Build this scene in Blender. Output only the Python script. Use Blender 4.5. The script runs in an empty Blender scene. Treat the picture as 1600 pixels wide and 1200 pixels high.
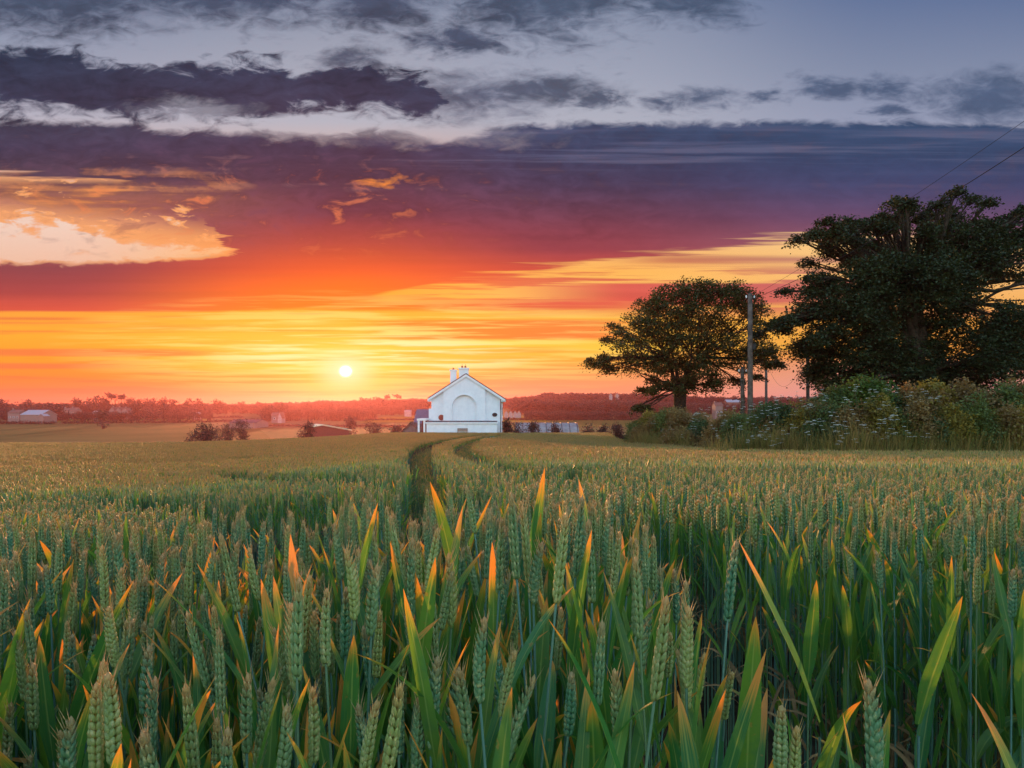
import bpy, math, random
import numpy as np
from mathutils import Vector, Matrix
random.seed(7); RNG = np.random.default_rng(11)
S = bpy.context.scene
COL = S.collection
F = 1066.7; CX = 800.0; HY = 635.0; EYE = 1.0      # focal length and horizon in photo pixels, eye height
# ---------------------------------------------------------------- camera
cd = bpy.data.cameras.new('camera'); cam = bpy.data.objects.new('camera', cd); COL.objects.link(cam)
cam.location = (0, 0, EYE); cam.rotation_euler = (math.radians(90), 0, 0)
cd.lens = 24; cd.sensor_width = 36; cd.shift_y = 35 / 1600; cd.clip_start = 0.05; cd.clip_end = 9000
S.camera = cam
S.render.resolution_x = 1024; S.render.resolution_y = 768
S.view_settings.view_transform = 'Standard'; S.view_settings.look = 'None'
S.view_settings.exposure = 0.0; S.view_settings.gamma = 1
S.render.engine = 'CYCLES'
S.cycles.max_bounces = 6; S.cycles.diffuse_bounces = 3; S.cycles.glossy_bounces = 2
S.cycles.transmission_bounces = 3; S.cycles.transparent_max_bounces = 6; S.cycles.volume_bounces = 1
# ---------------------------------------------------------------- helpers for colours and node trees
def lin(c):
    r = []
    for v in c:
        v = v / 255.0
        r.append(v / 12.92 if v <= 0.04045 else ((v + 0.055) / 1.055) ** 2.4)
    return tuple(r) + (1.0,)
class NT:
    def __init__(s, nt): s.t = nt; s.n = nt.nodes; s.l = nt.links
    def new(s, typ, **kw):
        n = s.n.new(typ)
        for k, v in kw.items(): setattr(n, k, v)
        return n
    def put(s, sock, v):
        if isinstance(v, bpy.types.NodeSocket): s.l.new(v, sock)
        elif v is not None: sock.default_value = v
    def m(s, op, a, b=None, c=None, clamp=False):
        n = s.new('ShaderNodeMath', operation=op, use_clamp=clamp)
        s.put(n.inputs[0], a); s.put(n.inputs[1], b)
        if c is not None: s.put(n.inputs[2], c)
        return n.outputs[0]
    def ss(s, v, a, b, lo=0.0, hi=1.0):
        n = s.new('ShaderNodeMapRange', interpolation_type='SMOOTHSTEP')
        s.put(n.inputs['Value'], v); s.put(n.inputs['From Min'], a); s.put(n.inputs['From Max'], b)
        n.inputs['To Min'].default_value = lo; n.inputs['To Max'].default_value = hi
        return n.outputs[0]
    def ramp(s, v, stops, interp='LINEAR'):
        n = s.new('ShaderNodeValToRGB'); s.put(n.inputs[0], v); r = n.color_ramp; r.interpolation = interp
        while len(r.elements) < len(stops): r.elements.new(0.5)
        for e, (p, c) in zip(r.elements, sorted(stops)): e.position = p; e.color = c
        return n.outputs[0]
    def curve(s, v, pts):                       # v 0..1 -> 0..1
        n = s.new('ShaderNodeFloatCurve'); s.put(n.inputs['Value'], v); c = n.mapping.curves[0]
        while len(c.points) < len(pts): c.points.new(0.5, 0.5)
        for q, p in zip(c.points, pts): q.location = p; q.handle_type = 'AUTO_CLAMPED'
        n.mapping.update(); return n.outputs[0]
    def mix(s, f, a, b, blend='MIX'):
        n = s.new('ShaderNodeMix', data_type='RGBA', blend_type=blend)
        s.put(n.inputs[0], f); s.put(n.inputs[6], a); s.put(n.inputs[7], b); return n.outputs[2]
    def noise(s, vec, scale=1.0, detail=4.0, rough=0.5, dist=0.0, dim='3D', out=0):
        n = s.new('ShaderNodeTexNoise', noise_dimensions=dim); s.put(n.inputs['Vector'], vec)
        n.inputs['Scale'].default_value = scale; n.inputs['Detail'].default_value = detail
        n.inputs['Roughness'].default_value = rough; n.inputs['Distortion'].default_value = dist
        return n.outputs[out]
    def comb(s, x, y, z=0.0):
        n = s.new('ShaderNodeCombineXYZ'); s.put(n.inputs[0], x); s.put(n.inputs[1], y); s.put(n.inputs[2], z); return n.outputs[0]

S.cycles.sample_clamp_indirect = 3.0; S.cycles.sample_clamp_direct = 8.0
# ---------------------------------------------------------------- sky: Nishita all round, sunset clouds in the west (+Y)
SUN_AZ = math.atan2(540 - CX, F); SUN_EL = math.atan2(55, math.hypot(F, 260))
w = bpy.data.worlds.new('World'); S.world = w; w.use_nodes = True
w.node_tree.nodes.clear(); T = NT(w.node_tree)
geo = T.new('ShaderNodeTexCoord'); sep = T.new('ShaderNodeSeparateXYZ'); T.l.new(geo.outputs['Generated'], sep.inputs[0])
dx, dy, dz = sep.outputs
yy = T.m('MAXIMUM', dy, 0.12)
U = T.m('MULTIPLY_ADD', T.m('DIVIDE', dx, yy), F, CX)
V = T.m('MULTIPLY_ADD', T.m('DIVIDE', dz, yy), -F, HY)
u01 = T.m('DIVIDE', U, 1600.0, clamp=True); v01 = T.m('DIVIDE', V, 640.0, clamp=True)
def column(stops): return T.ramp(v01, [(y / 640.0, lin(c)) for y, c in stops])
def across(cols):                                  # blend the four columns round the horizon
    xs = [80, 540, 900, 1400]; c = cols[0]
    for i in range(3): c = T.mix(T.ss(U, xs[i], xs[i + 1]), c, cols[i + 1])
    return c
clear = across([
 column([(0,(122,132,157)),(60,(146,154,176)),(180,(180,178,192)),(270,(222,188,176)),(350,(240,208,190)),(410,(238,192,165)),(485,(255,165,60)),(520,(255,176,50)),(560,(255,160,40)),(590,(255,140,48)),(612,(252,130,75)),(640,(235,120,90))]),
 column([(0,(138,148,170)),(190,(182,182,194)),(300,(240,180,140)),(430,(255,190,70)),(480,(255,196,50)),(510,(255,205,60)),(545,(255,215,70)),(575,(255,215,70)),(588,(255,170,50)),(612,(255,150,75)),(640,(250,130,80))]),
 column([(0,(135,146,170)),(120,(160,166,185)),(190,(176,178,192)),(300,(205,160,150)),(425,(255,186,90)),(460,(255,200,105)),(500,(255,190,70)),(545,(255,205,70)),(562,(255,172,60)),(590,(250,160,95)),(620,(245,152,118)),(640,(240,145,118))]),
 column([(0,(100,118,155)),(110,(130,141,168)),(190,(148,155,180)),(380,(252,205,135)),(430,(250,190,120)),(500,(245,170,75)),(558,(240,158,66)),(568,(228,152,120)),(620,(225,166,160)),(640,(220,160,160))])])
cloud = across([
 column([(0,(90,92,112)),(90,(62,66,86)),(150,(72,66,86)),(190,(84,74,92)),(230,(84,66,86)),(280,(112,74,86)),(310,(190,110,92)),(350,(170,105,100)),(420,(140,70,76)),(455,(170,72,70)),(484,(220,88,66)),(510,(238,120,60)),(600,(238,110,72))]),
 column([(0,(92,90,112)),(90,(72,72,94)),(180,(86,72,92)),(230,(88,66,86)),(280,(104,64,80)),(330,(120,62,76)),(380,(162,64,66)),(420,(218,78,50)),(450,(255,112,30)),(482,(255,140,22)),(520,(255,156,36)),(600,(255,158,70))]),
 column([(0,(92,94,114)),(190,(80,84,110)),(240,(74,72,98)),(290,(92,68,92)),(340,(116,64,82)),(390,(150,66,76)),(422,(205,80,66)),(450,(222,98,82)),(475,(224,88,72)),(505,(244,140,62)),(535,(250,134,58)),(560,(252,158,60)),(600,(245,150,92))]),
 column([(0,(92,100,126)),(140,(86,94,122)),(200,(78,88,118)),(240,(74,80,110)),(290,(88,80,114)),(340,(110,78,110)),(400,(160,98,108)),(450,(198,108,104)),(500,(212,124,96)),(560,(225,140,110)),(620,(215,155,155))])])
big = T.noise(T.comb(T.m('DIVIDE', U, 170.0), T.m('DIVIDE', V, 62.0), 3.1), 1.0, 7.0, 0.56, 0.5)
fine = T.noise(T.comb(T.m('DIVIDE', U, 46.0), T.m('DIVIDE', V, 20.0), 8.0), 1.0, 5.0, 0.6, 0.8)
flat_ = T.noise(T.comb(T.m('DIVIDE', U, 430.0), T.m('DIVIDE', V, 15.0), 5.0), 1.0, 5.0, 0.55, 0.15)
strk = T.noise(T.comb(T.m('DIVIDE', U, 190.0), T.m('DIVIDE', V, 7.0), 1.7), 1.0, 4.0, 0.55, 0.3)
bn = T.m('MULTIPLY_ADD', T.m('SUBTRACT', big, 0.5), 1.0, T.m('MULTIPLY', T.m('SUBTRACT', fine, 0.5), 0.35))   # about -0.3..0.3
fn = T.m('SUBTRACT', flat_, 0.5)
bn2 = T.m('MULTIPLY_ADD', T.m('SUBTRACT', fine, 0.5), 0.5, bn)
def edge(pts): return T.m('MULTIPLY', T.curve(u01, [(x / 1600.0, y / 640.0) for x, y in pts]), 640.0)
def below(top, n, amp, soft):                        # 1 under the line
    d = T.m('MULTIPLY_ADD', n, amp, T.m('SUBTRACT', V, edge(top))); return T.ss(d, -soft, soft)
def above(bot, n, amp, soft):
    d = T.m('MULTIPLY_ADD', n, amp, T.m('SUBTRACT', edge(bot), V)); return T.ss(d, -soft, soft)
def band(top, bot, nt=bn, at=60, st=5, nb=bn, ab=60, sb=8): return T.m('MULTIPLY', below(top, nt, at, st), above(bot, nb, ab, sb))
# 1 the upper bumpy band on the left
b1 = band([(0,78),(60,74),(150,88),(200,98),(300,100),(420,98),(470,112),(560,106),(600,124),(660,130),(700,160),(760,185),(1600,260)],
          [(0,182),(120,176),(180,190),(230,182),(300,166),(330,182),(420,186),(500,172),(560,165),(640,182),(690,172),(750,120),(850,40),(1600,0)], bn2, 95, 11, bn2, 120, 20)
# 2 the great band across, its lower edge lifting to the right
b2 = band([(0,196),(180,190),(260,202),(400,202),(520,208),(600,204),(680,214),(740,206),(785,196),(900,191),(1300,191),(1600,196)],
          [(0,278),(110,284),(200,296),(290,325),(340,372),(400,420),(460,476),(520,474),(600,458),(680,436),(860,424),(940,408),(1060,396),(1180,378),(1300,372),(1600,380)], bn2, 34, 7, T.m('MULTIPLY_ADD', T.m('SUBTRACT', strk, .5), .7, fn), 75, 9)
# 3 the red band low on the left
b3 = band([(0,414),(150,410),(300,403),(420,385),(520,380),(640,400),(760,470),(900,540),(1600,640)], [(0,488),(200,487),(420,484),(500,480),(560,468),(620,455),(700,440),(800,420),(1600,300)], bn2, 24, 5, fn, 12, 3)
def bar(x0, x1, y0, y1, soft=60, sy=4, amp=16):
    d = T.m('MULTIPLY', fn, amp); vv = T.m('ADD', V, d)
    return T.m('MULTIPLY', T.m('MULTIPLY', T.ss(U, x0 - soft, x0 + soft), T.ss(U, x1 + soft, x1 - soft)), T.m('MULTIPLY', T.ss(vv, y0 - sy, y0 + sy), T.ss(vv, y1 + sy, y1 - sy)))
def amax(*a):
    r = a[0]
    for q in a[1:]: r = T.m('MAXIMUM', r, q)
    return r
wn = T.noise(T.comb(T.m('DIVIDE', U, 60.0), T.m('DIVIDE', V, 26.0), 2.2), 1.0, 6.0, 0.62, 0.4, out=1)
ws = T.new('ShaderNodeVectorMath', operation='SUBTRACT'); T.l.new(wn, ws.inputs[0]); ws.inputs[1].default_value = (0.5, 0.5, 0.5)
wm = T.new('ShaderNodeVectorMath', operation='MULTIPLY_ADD'); T.l.new(ws.outputs[0], wm.inputs[0]); wm.inputs[1].default_value = (150, 52, 0)
T.l.new(T.comb(U, V, 0.0), wm.inputs[2]); pos = wm.outputs[0]
def puff(x, y, rx, ry):
    a = T.new('ShaderNodeVectorMath', operation='SUBTRACT'); T.l.new(pos, a.inputs[0]); a.inputs[1].default_value = (x, y, 0)
    b = T.new('ShaderNodeVectorMath', operation='MULTIPLY'); T.l.new(a.outputs[0], b.inputs[0]); b.inputs[1].default_value = (0.87 / rx, 0.87 / ry, 0)
    c = T.new('ShaderNodeVectorMath', operation='LENGTH'); T.l.new(b.outputs[0], c.inputs[0]); return T.m('SUBTRACT', 1.0, c.outputs['Value'])
def puffs(lst, amp, soft, bias=0.0):
    f = amax(*[puff(*p) for p in lst]); f = T.m('MULTIPLY_ADD', bn2, amp, T.m('ADD', f, bias)); return T.ss(f, -soft, soft)
low = amax(T.m('MULTIPLY', bar(470, 1030, 470, 485, 90), 0.95), bar(860, 1330, 443, 476, 130, 5, 26), bar(590, 985, 499, 530, 60, 4, 10), T.m('MULTIPLY', bar(1000, 1700, 400, 412, 70, 5, 14), 0.7),
           T.m('MULTIPLY', bar(900, 1700, 484, 495, 90, 4, 18), 0.5), T.m('MULTIPLY', bar(-200, 330, 545, 556, 60, 3, 12), 0.75), T.m('MULTIPLY', bar(-200, 200, 568, 576, 90, 3, 12), 0.7),
           T.m('MULTIPLY', bar(-200, 130, 496, 500, 50, 3, 10), 0.8), T.m('MULTIPLY', bar(-200, 110, 516, 520, 40, 2, 8), 0.6))
top = puffs([(90,-12,170,52),(360,-14,190,40),(585,-8,90,36),(850,-10,115,58),(1070,-12,75,34),(720,62,52,20)], 2.4, 0.7)
small = T.m('MULTIPLY', puffs([(1100,152,46,15),(1035,160,26,10),(1185,152,32,9),(1395,138,38,14),(1385,172,30,9),(1290,135,40,12),(875,146,28,12),(1545,152,72,34),(1620,165,60,34),(940,155,22,12),(545,95,50,14),(820,140,90,17),(740,150,90,34)], 2.2, 0.85, -.12), 0.85)
mott = T.m('MULTIPLY', puffs([(60,290,150,20),(210,300,110,26),(25,332,50,11),(110,346,60,10),(215,371,56,7),(330,345,110,40),(390,370,80,36),(160,318,60,9)], 1.0, 0.4, -.05), .95)
mn = T.noise(T.comb(T.m('DIVIDE', U, 58.0), T.m('DIVIDE', V, 20.0), 12.5), 1.0, 6.0, 0.60, 0.3)
mreg = T.m('MULTIPLY', T.m('MULTIPLY', T.ss(V, 262, 290), T.ss(T.m('MULTIPLY_ADD', U, -.12, V), 400, 296)), T.ss(U, 470, 400))
mott = T.m('MULTIPLY', T.ss(T.m('MULTIPLY_ADD', mreg, .34, mn), .62, .76), mreg)
gap = T.m('MULTIPLY', puffs([(690,214,90,10),(300,172,50,9),(470,210,80,8)], 2.6, 1.1), 0.5)
cm = amax(b1, b2, b3)
cm = T.m('MULTIPLY', cm, T.m('SUBTRACT', 1.0, gap))
sheet = amax(cm, low, T.m('MULTIPLY', top, 0.92), small, mott)
# thin streaks through the yellow
st = T.m('MULTIPLY', T.m('MULTIPLY', T.ss(flat_, 0.5, 0.68), bar(-400, 1900, 490, 625, 50, 12, 0)), 0.55)
st2 = T.m('MULTIPLY', T.m('MULTIPLY', T.ss(T.m('MULTIPLY_ADD', T.m('SUBTRACT', strk, .5), .5, flat_), 0.44, 0.56), bar(600, 1400, 418, 492, 110, 14, 0)), 0.85)
sheet = amax(sheet, st, st2)
# light and dark folds inside the cloud
fold = T.m('MULTIPLY_ADD', bn2, -1.3, 0.94)
foldf = T.m('MULTIPLY_ADD', fn, 0.35, 1.0)
upper = T.m('MULTIPLY', T.ss(V, 430, 300), T.ss(U, 1250, 750, 0.35, 1.0))
fl = T.m('ADD', T.m('MULTIPLY', fold, upper), T.m('MULTIPLY', foldf, T.m('SUBTRACT', 1.0, upper)))
cc = T.new('ShaderNodeVectorMath', operation='SCALE'); T.l.new(cloud, cc.inputs[0]); T.l.new(fl, cc.inputs['Scale'])
# grey-blue gleams in the great band, right
gl = T.m('MULTIPLY', T.m('MULTIPLY', T.ss(flat_, 0.46, 0.66), bar(640, 1800, 200, 262, 160, 14, 0)), 0.6)
dk = T.new('ShaderNodeVectorMath', operation='MULTIPLY'); T.l.new(cc.outputs[0], dk.inputs[0])
dkc = T.mix(T.ss(V, 370, 265), (1, 1, 1, 1), (.56, .82, .93, 1)); T.l.new(dkc, dk.inputs[1])
grain = T.m('MULTIPLY', T.m('MULTIPLY', T.ss(T.m('MULTIPLY_ADD', fn, .8, bn2), .03, .34), T.m('MULTIPLY', T.ss(V, 190, 210), T.ss(V, 340, 290))), T.ss(U, 1000, 600, 0.12, 0.5))
ccol0 = T.mix(gl, dk.outputs[0], lin((100,104,134))); ccol = T.mix(grain, ccol0, lin((142,108,118)))
col = T.mix(sheet, clear, ccol)
# lit fringes on the broken cloud at the left, where it thins
thin = T.m('MULTIPLY', T.m('MULTIPLY', sheet, T.m('SUBTRACT', 1.0, sheet)), 4.0)
fr = T.m('MULTIPLY', thin, T.m('MULTIPLY', T.ss(V, 255, 290), T.ss(V, 425, 395)))
col = T.mix(T.m('MULTIPLY', fr, T.m('MULTIPLY', T.ss(U, 900, 350), 0.75)), col, lin((255,168,92)))
belly = T.m('MULTIPLY', T.ss(T.m('ADD', bn, T.m('MULTIPLY', fn, 0.6)), 0.0, 0.22), puff(150, 300, 260, 38), clamp=True)
col = T.mix(T.m('MULTIPLY', belly, .8, clamp=True), col, lin((255,160,80)))
bits = T.m('MULTIPLY', T.ss(T.m('MULTIPLY_ADD', T.m('SUBTRACT', fine, .5), 1.1, bn), .10, .36), puff(400, 330, 420, 75), clamp=True)
col = T.mix(T.m('MULTIPLY', bits, .9, clamp=True), col, lin((236,128,84)))
bdk = T.m('MULTIPLY', T.ss(T.m('MULTIPLY_ADD', T.m('SUBTRACT', fine, .5), 1.1, bn), -.05, -.35), puff(300, 320, 520, 95), clamp=True)
col = T.mix(T.m('MULTIPLY', bdk, .6, clamp=True), col, lin((104,62,82)))
belly2 = T.m('MULTIPLY', T.ss(bn, -0.1, 0.12), puff(592, 281, 32, 9), clamp=True)
col = T.mix(T.m('MULTIPLY', belly2, 1.0, clamp=True), col, lin((255,150,60)))
# the glow of the sun through the cloud
def gl_at(x, y, rx, ry, p=1.0):
    global pos; k = pos; pos = T.comb(U, V, 0.0); q = puff(x, y, rx, ry); pos = k
    g = T.m('MAXIMUM', q, 0.0); return T.m('POWER', g, p)
col = T.mix(T.m('MULTIPLY', gl_at(545, 455, 330, 110, 1.4), 0.5), col, lin((255,120,20)))
sw = T.m('MULTIPLY', T.ss(strk, 0.42, 0.6), gl_at(590, 540, 460, 78, 0.8))
col = T.mix(T.m('MULTIPLY', sw, 0.9, clamp=True), col, lin((255,238,130)))
core = T.m('MULTIPLY', T.ss(strk, 0.40, 0.60), gl_at(580, 556, 230, 30, 0.7))
col = T.mix(T.m('MULTIPLY', core, 1.0, clamp=True), col, lin((255,250,190)))
col = T.mix(T.m('MULTIPLY', gl_at(540, 580, 120, 60, 1.5), 0.9), col, lin((255,222,80)))
col = T.mix(T.m('MULTIPLY', gl_at(540, 579, 56, 36, 1.5), 1.0), col, lin((255,250,200)))
pos = T.comb(U, V, 0.0); sunm = T.ss(puff(540, 580, 10, 9), -.1, .8)
disc = T.mix(sunm, (0, 0, 0, 1), (3.5, 2.9, 1.9, 1))
n = T.new('ShaderNodeMix', data_type='RGBA', blend_type='ADD'); n.inputs[0].default_value = 1.0
T.l.new(col, n.inputs[6]); T.l.new(disc, n.inputs[7]); west = n.outputs[2]
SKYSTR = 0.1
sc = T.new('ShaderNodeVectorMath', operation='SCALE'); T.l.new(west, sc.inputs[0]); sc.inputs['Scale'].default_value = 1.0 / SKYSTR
ns = T.new('ShaderNodeTexSky', sky_type='NISHITA', sun_disc=False)
ns.sun_elevation = SUN_EL; ns.sun_rotation = SUN_AZ; ns.air_density = 1.0; ns.dust_density = 1.0; ns.ozone_density = 1.0
SKY_GAIN = (10.6, 11.8, 14.4)  # added fill: brightens the unseen Nishita sky behind the camera
g = T.new('ShaderNodeVectorMath', operation='MULTIPLY'); T.l.new(ns.outputs[0], g.inputs[0]); g.inputs[1].default_value = SKY_GAIN
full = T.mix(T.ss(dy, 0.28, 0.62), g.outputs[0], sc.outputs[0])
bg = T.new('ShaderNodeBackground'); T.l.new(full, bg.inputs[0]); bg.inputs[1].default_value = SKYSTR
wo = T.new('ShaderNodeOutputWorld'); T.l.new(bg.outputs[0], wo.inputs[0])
w.cycles.sampling_method = 'MANUAL'; w.cycles.sample_map_resolution = 512
# ---------------------------------------------------------------- the low sun
sl = bpy.data.lights.new('sun', 'SUN'); sl.energy = 5.0; sl.angle = math.radians(0.6); sl.color = (1.0, 0.42, 0.16)
so = bpy.data.objects.new('sun', sl); COL.objects.link(so)
sd = Vector((math.sin(SUN_AZ) * math.cos(SUN_EL), math.cos(SUN_AZ) * math.cos(SUN_EL), math.sin(SUN_EL)))
so.rotation_euler = sd.to_track_quat('Z', 'Y').to_euler(); so.location = sd * 200
# ---------------------------------------------------------------- object helpers
def tag(o, label=None, cat=None, group=None, kind=None):
    if label: o['label'] = label
    if cat: o['category'] = cat
    if group: o['group'] = group
    if kind: o['kind'] = kind
    return o
def link(name, me, parent=None, loc=None):
    o = bpy.data.objects.new(name, me); COL.objects.link(o)
    if parent is not None: o.parent = parent
    if loc is not None: o.location = loc
    return o
def empty(name, loc, rz=0.0): 
    o = link(name, None, None, loc); o.rotation_euler.z = rz; o.empty_display_size = 0.2; return o
def mesh_np(name, V_, Fc, mats, smooth=False, fmat=None, attrs=None, uv=None):
    """V_ (n,3); Fc list of (m,k) integer arrays of equal-size faces"""
    me = bpy.data.meshes.new(name); V_ = np.asarray(V_, dtype=np.float32)
    if not isinstance(Fc, list): Fc = [Fc]
    Fc = [np.asarray(f, dtype=np.int32) for f in Fc if len(f)]
    me.vertices.add(len(V_)); me.vertices.foreach_set('co', V_.ravel())
    idx = np.concatenate([f.ravel() for f in Fc]); cnt = np.concatenate([np.full(len(f), f.shape[1], np.int32) for f in Fc])
    st = np.concatenate([[0], np.cumsum(cnt)[:-1]]).astype(np.int32)
    me.loops.add(len(idx)); me.loops.foreach_set('vertex_index', idx)
    me.polygons.add(len(cnt)); me.polygons.foreach_set('loop_start', st); me.polygons.foreach_set('loop_total', cnt)
    if fmat is not None: me.polygons.foreach_set('material_index', np.asarray(fmat, np.int32))
    me.polygons.foreach_set('use_smooth', np.full(len(cnt), smooth))
    for k, v in (attrs or {}).items():
        a = me.attributes.new(k, 'FLOAT', 'POINT'); a.data.foreach_set('value', np.asarray(v, np.float32))
    for m in (mats if isinstance(mats, (list, tuple)) else [mats]): me.materials.append(m)
    me.update(calc_edges=True); me.validate(); return me
class MB:
    """collects boxes, tubes, prisms into one mesh"""
    def __init__(s): s.v = []; s.f = []; s.m = []
    def add(s, vs, fs, mi=0):
        b = len(s.v); s.v += [tuple(v) for v in vs]; s.f += [tuple(b + i for i in f) for f in fs]; s.m += [mi] * len(fs); return s
    def box(s, x0, x1, y0, y1, z0, z1, mi=0):
        v = [(x, y, z) for z in (z0, z1) for y in (y0, y1) for x in (x0, x1)]
        return s.add(v, [(0,2,3,1),(4,5,7,6),(0,1,5,4),(2,6,7,3),(0,4,6,2),(1,3,7,5)], mi)
    def prism(s, pts, y0, y1, mi=0, axis='y'):          # outline (x,z) pushed along y
        n = len(pts)
        P = lambda a, b, y: (a, y, b) if axis == 'y' else ((y, a, b) if axis == 'x' else (a, b, y))
        v = [P(a, b, y0) for a, b in pts] + [P(a, b, y1) for a, b in pts]
        return s.add(v, [tuple(range(n)), tuple(range(2 * n - 1, n - 1, -1))] + [(i, i + n, (i + 1) % n + n, (i + 1) % n) for i in range(n)], mi)
    def tube(s, pts, rad, seg=8, mi=0, cap=True):
        pts = [Vector(p) for p in pts]; rad = rad if isinstance(rad, (list, tuple, np.ndarray)) else [rad] * len(pts); vs = []
        for i, p in enumerate(pts):
            d = (pts[min(i + 1, len(pts) - 1)] - pts[max(i - 1, 0)]).normalized()
            a = d.orthogonal().normalized() if i == 0 else (a - d * a.dot(d)).normalized()
            b = d.cross(a)
            for k in range(seg):
                t = 2 * math.pi * k / seg; vs.append(p + (a * math.cos(t) + b * math.sin(t)) * rad[i])
        fs = [(i * seg + k, i * seg + (k + 1) % seg, (i + 1) * seg + (k + 1) % seg, (i + 1) * seg + k) for i in range(len(pts) - 1) for k in range(seg)]
        if cap: fs += [tuple(range(seg - 1, -1, -1)), tuple((len(pts) - 1) * seg + k for k in range(seg))]
        return s.add(vs, fs, mi)
    def build(s, name, mats, parent=None, loc=None, smooth=False, bevel=0):
        me = bpy.data.meshes.new(name); me.from_pydata(s.v, [], s.f)
        for m in (mats if isinstance(mats, (list, tuple)) else [mats]): me.materials.append(m)
        me.polygons.foreach_set('material_index', s.m); me.polygons.foreach_set('use_smooth', [smooth] * len(s.f)); me.update()
        import bmesh
        bm = bmesh.new(); bm.from_mesh(me); bmesh.ops.recalc_face_normals(bm, faces=bm.faces)
        if bevel: bmesh.ops.bevel(bm, geom=bm.edges[:], offset=bevel, segments=1, affect='EDGES')
        bm.to_mesh(me); bm.free()
        return link(name, me, parent, loc)
def material(name, build, rough=0.8, spec=0.25, trans=0.0, tint=None, bump=None):
    m = bpy.data.materials.new(name); m.use_nodes = True; m.node_tree.nodes.clear(); t = NT(m.node_tree)
    c = build(t)
    p = t.new('ShaderNodeBsdfPrincipled'); t.put(p.inputs['Base Color'], c); t.put(p.inputs['Roughness'], rough)
    p.inputs['Specular IOR Level'].default_value = spec; out = p.outputs[0]
    if bump is not None:
        b = t.new('ShaderNodeBump'); b.inputs['Strength'].default_value = bump[1]; b.inputs['Distance'].default_value = bump[2] if len(bump) > 2 else 0.02
        t.put(b.inputs['Height'], bump[0](t)); t.l.new(b.outputs[0], p.inputs['Normal'])
    if trans:
        tr = t.new('ShaderNodeBsdfTranslucent'); t.put(tr.inputs[0], tint(t, c) if tint else c)
        ms = t.new('ShaderNodeMixShader'); t.put(ms.inputs[0], trans); t.l.new(out, ms.inputs[1]); t.l.new(tr.outputs[0], ms.inputs[2]); out = ms.outputs[0]
    o = t.new('ShaderNodeOutputMaterial'); t.l.new(out, o.inputs[0]); return m
def vec(t, src='Object'):
    return t.new('ShaderNodeTexCoord').outputs[src]
def wpos(t): return t.new('ShaderNodeNewGeometry').outputs['Position']
def varied(c1, c2, scale=4.0, detail=4.0, src='Object', c3=None):
    def f(t):
        v = wpos(t) if src == 'World' else vec(t, src); n_ = t.noise(v, scale, detail, 0.6)
        st_ = [(0.34, lin(c1)), (0.66, lin(c2))] + ([(0.8, lin(c3))] if c3 else []); return t.ramp(n_, st_)
    return f
# ---------------------------------------------------------------- the lie of the land
TL = np.array([(0,.10),(.7,.17),(2.4,.36),(6,.80),(8,1.0),(20,1.78),(40,2.55),(60,3.1),(66,3.6),(85,5.2),(120,7.4),(200,9.6),(450,8.7),(700,7.2),(1000,4.5),(1500,0),(2600,-2),(6000,0)])
TR = np.array([(0,.10),(.7,.15),(2.4,.28),(8,.67),(20,1.3),(40,1.98),(60,2.55),(80,3.02),(88,3.3),(95,3.8),(120,5.6),(200,8.6),(450,8.0),(650,6.0),(900,-1),(1300,-8),(2600,-6),(6000,0)])
HC = 0.85
def smst(x, a, b): t = np.clip((x - a) / (b - a), 0, 1); return t * t * (3 - 2 * t)
def canopy(x, y):
    x = np.asarray(x, float); y = np.asarray(y, float); d = np.maximum(np.abs(y), .78 * np.hypot(x, y))
    u = x / np.maximum(np.abs(y), .5 * d + 1e-6)
    t = smst(u, -0.52, -0.14); t = np.where(y < 0, .7, t)
    ld = np.log1p(d); L = np.interp(ld, np.log1p(TL[:, 0]), TL[:, 1]); R = np.interp(ld, np.log1p(TR[:, 0]), TR[:, 1])
    w = np.minimum(d / 60, 1) * .05
    wave = (np.sin(x * .11 + y * .05) + .6 * np.sin(y * .19 - x * .07 + 1.3)) * w
    big = np.where(d > 300, (np.sin(x * .004 + 1) + np.sin(x * .0091 + y * .002)) * .5 * np.clip((d - 300) / 500, 0, 1), 0)
    return EYE - (L * (1 - t) + R * t) + wave * .7 + big
def ground(x, y): return canopy(x, y) - HC
def at(px, py, d): return Vector(((px - CX) / F * d, d, EYE + (HY - py) / F * d))
def gpos(px, d): x = (px - CX) / F * d; return Vector((x, d, float(ground(x, d))))
def hit(px, py):                                      # where the sight line meets the top of the crop
    u = (px - CX) / F; v = (HY - py) / F; ds = np.exp(np.linspace(np.log(.5), np.log(110), 900))
    z = canopy(u * ds, ds) - EYE; r = np.argmax(z - v * ds > 0) if (z - v * ds > 0).any() else -1
    k = np.where((z[:-1] - v * ds[:-1] <= 0) & (z[1:] - v * ds[1:] > 0))[0]
    d = ds[k[0]] if len(k) else 85.0
    return (u * d, d)
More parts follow.
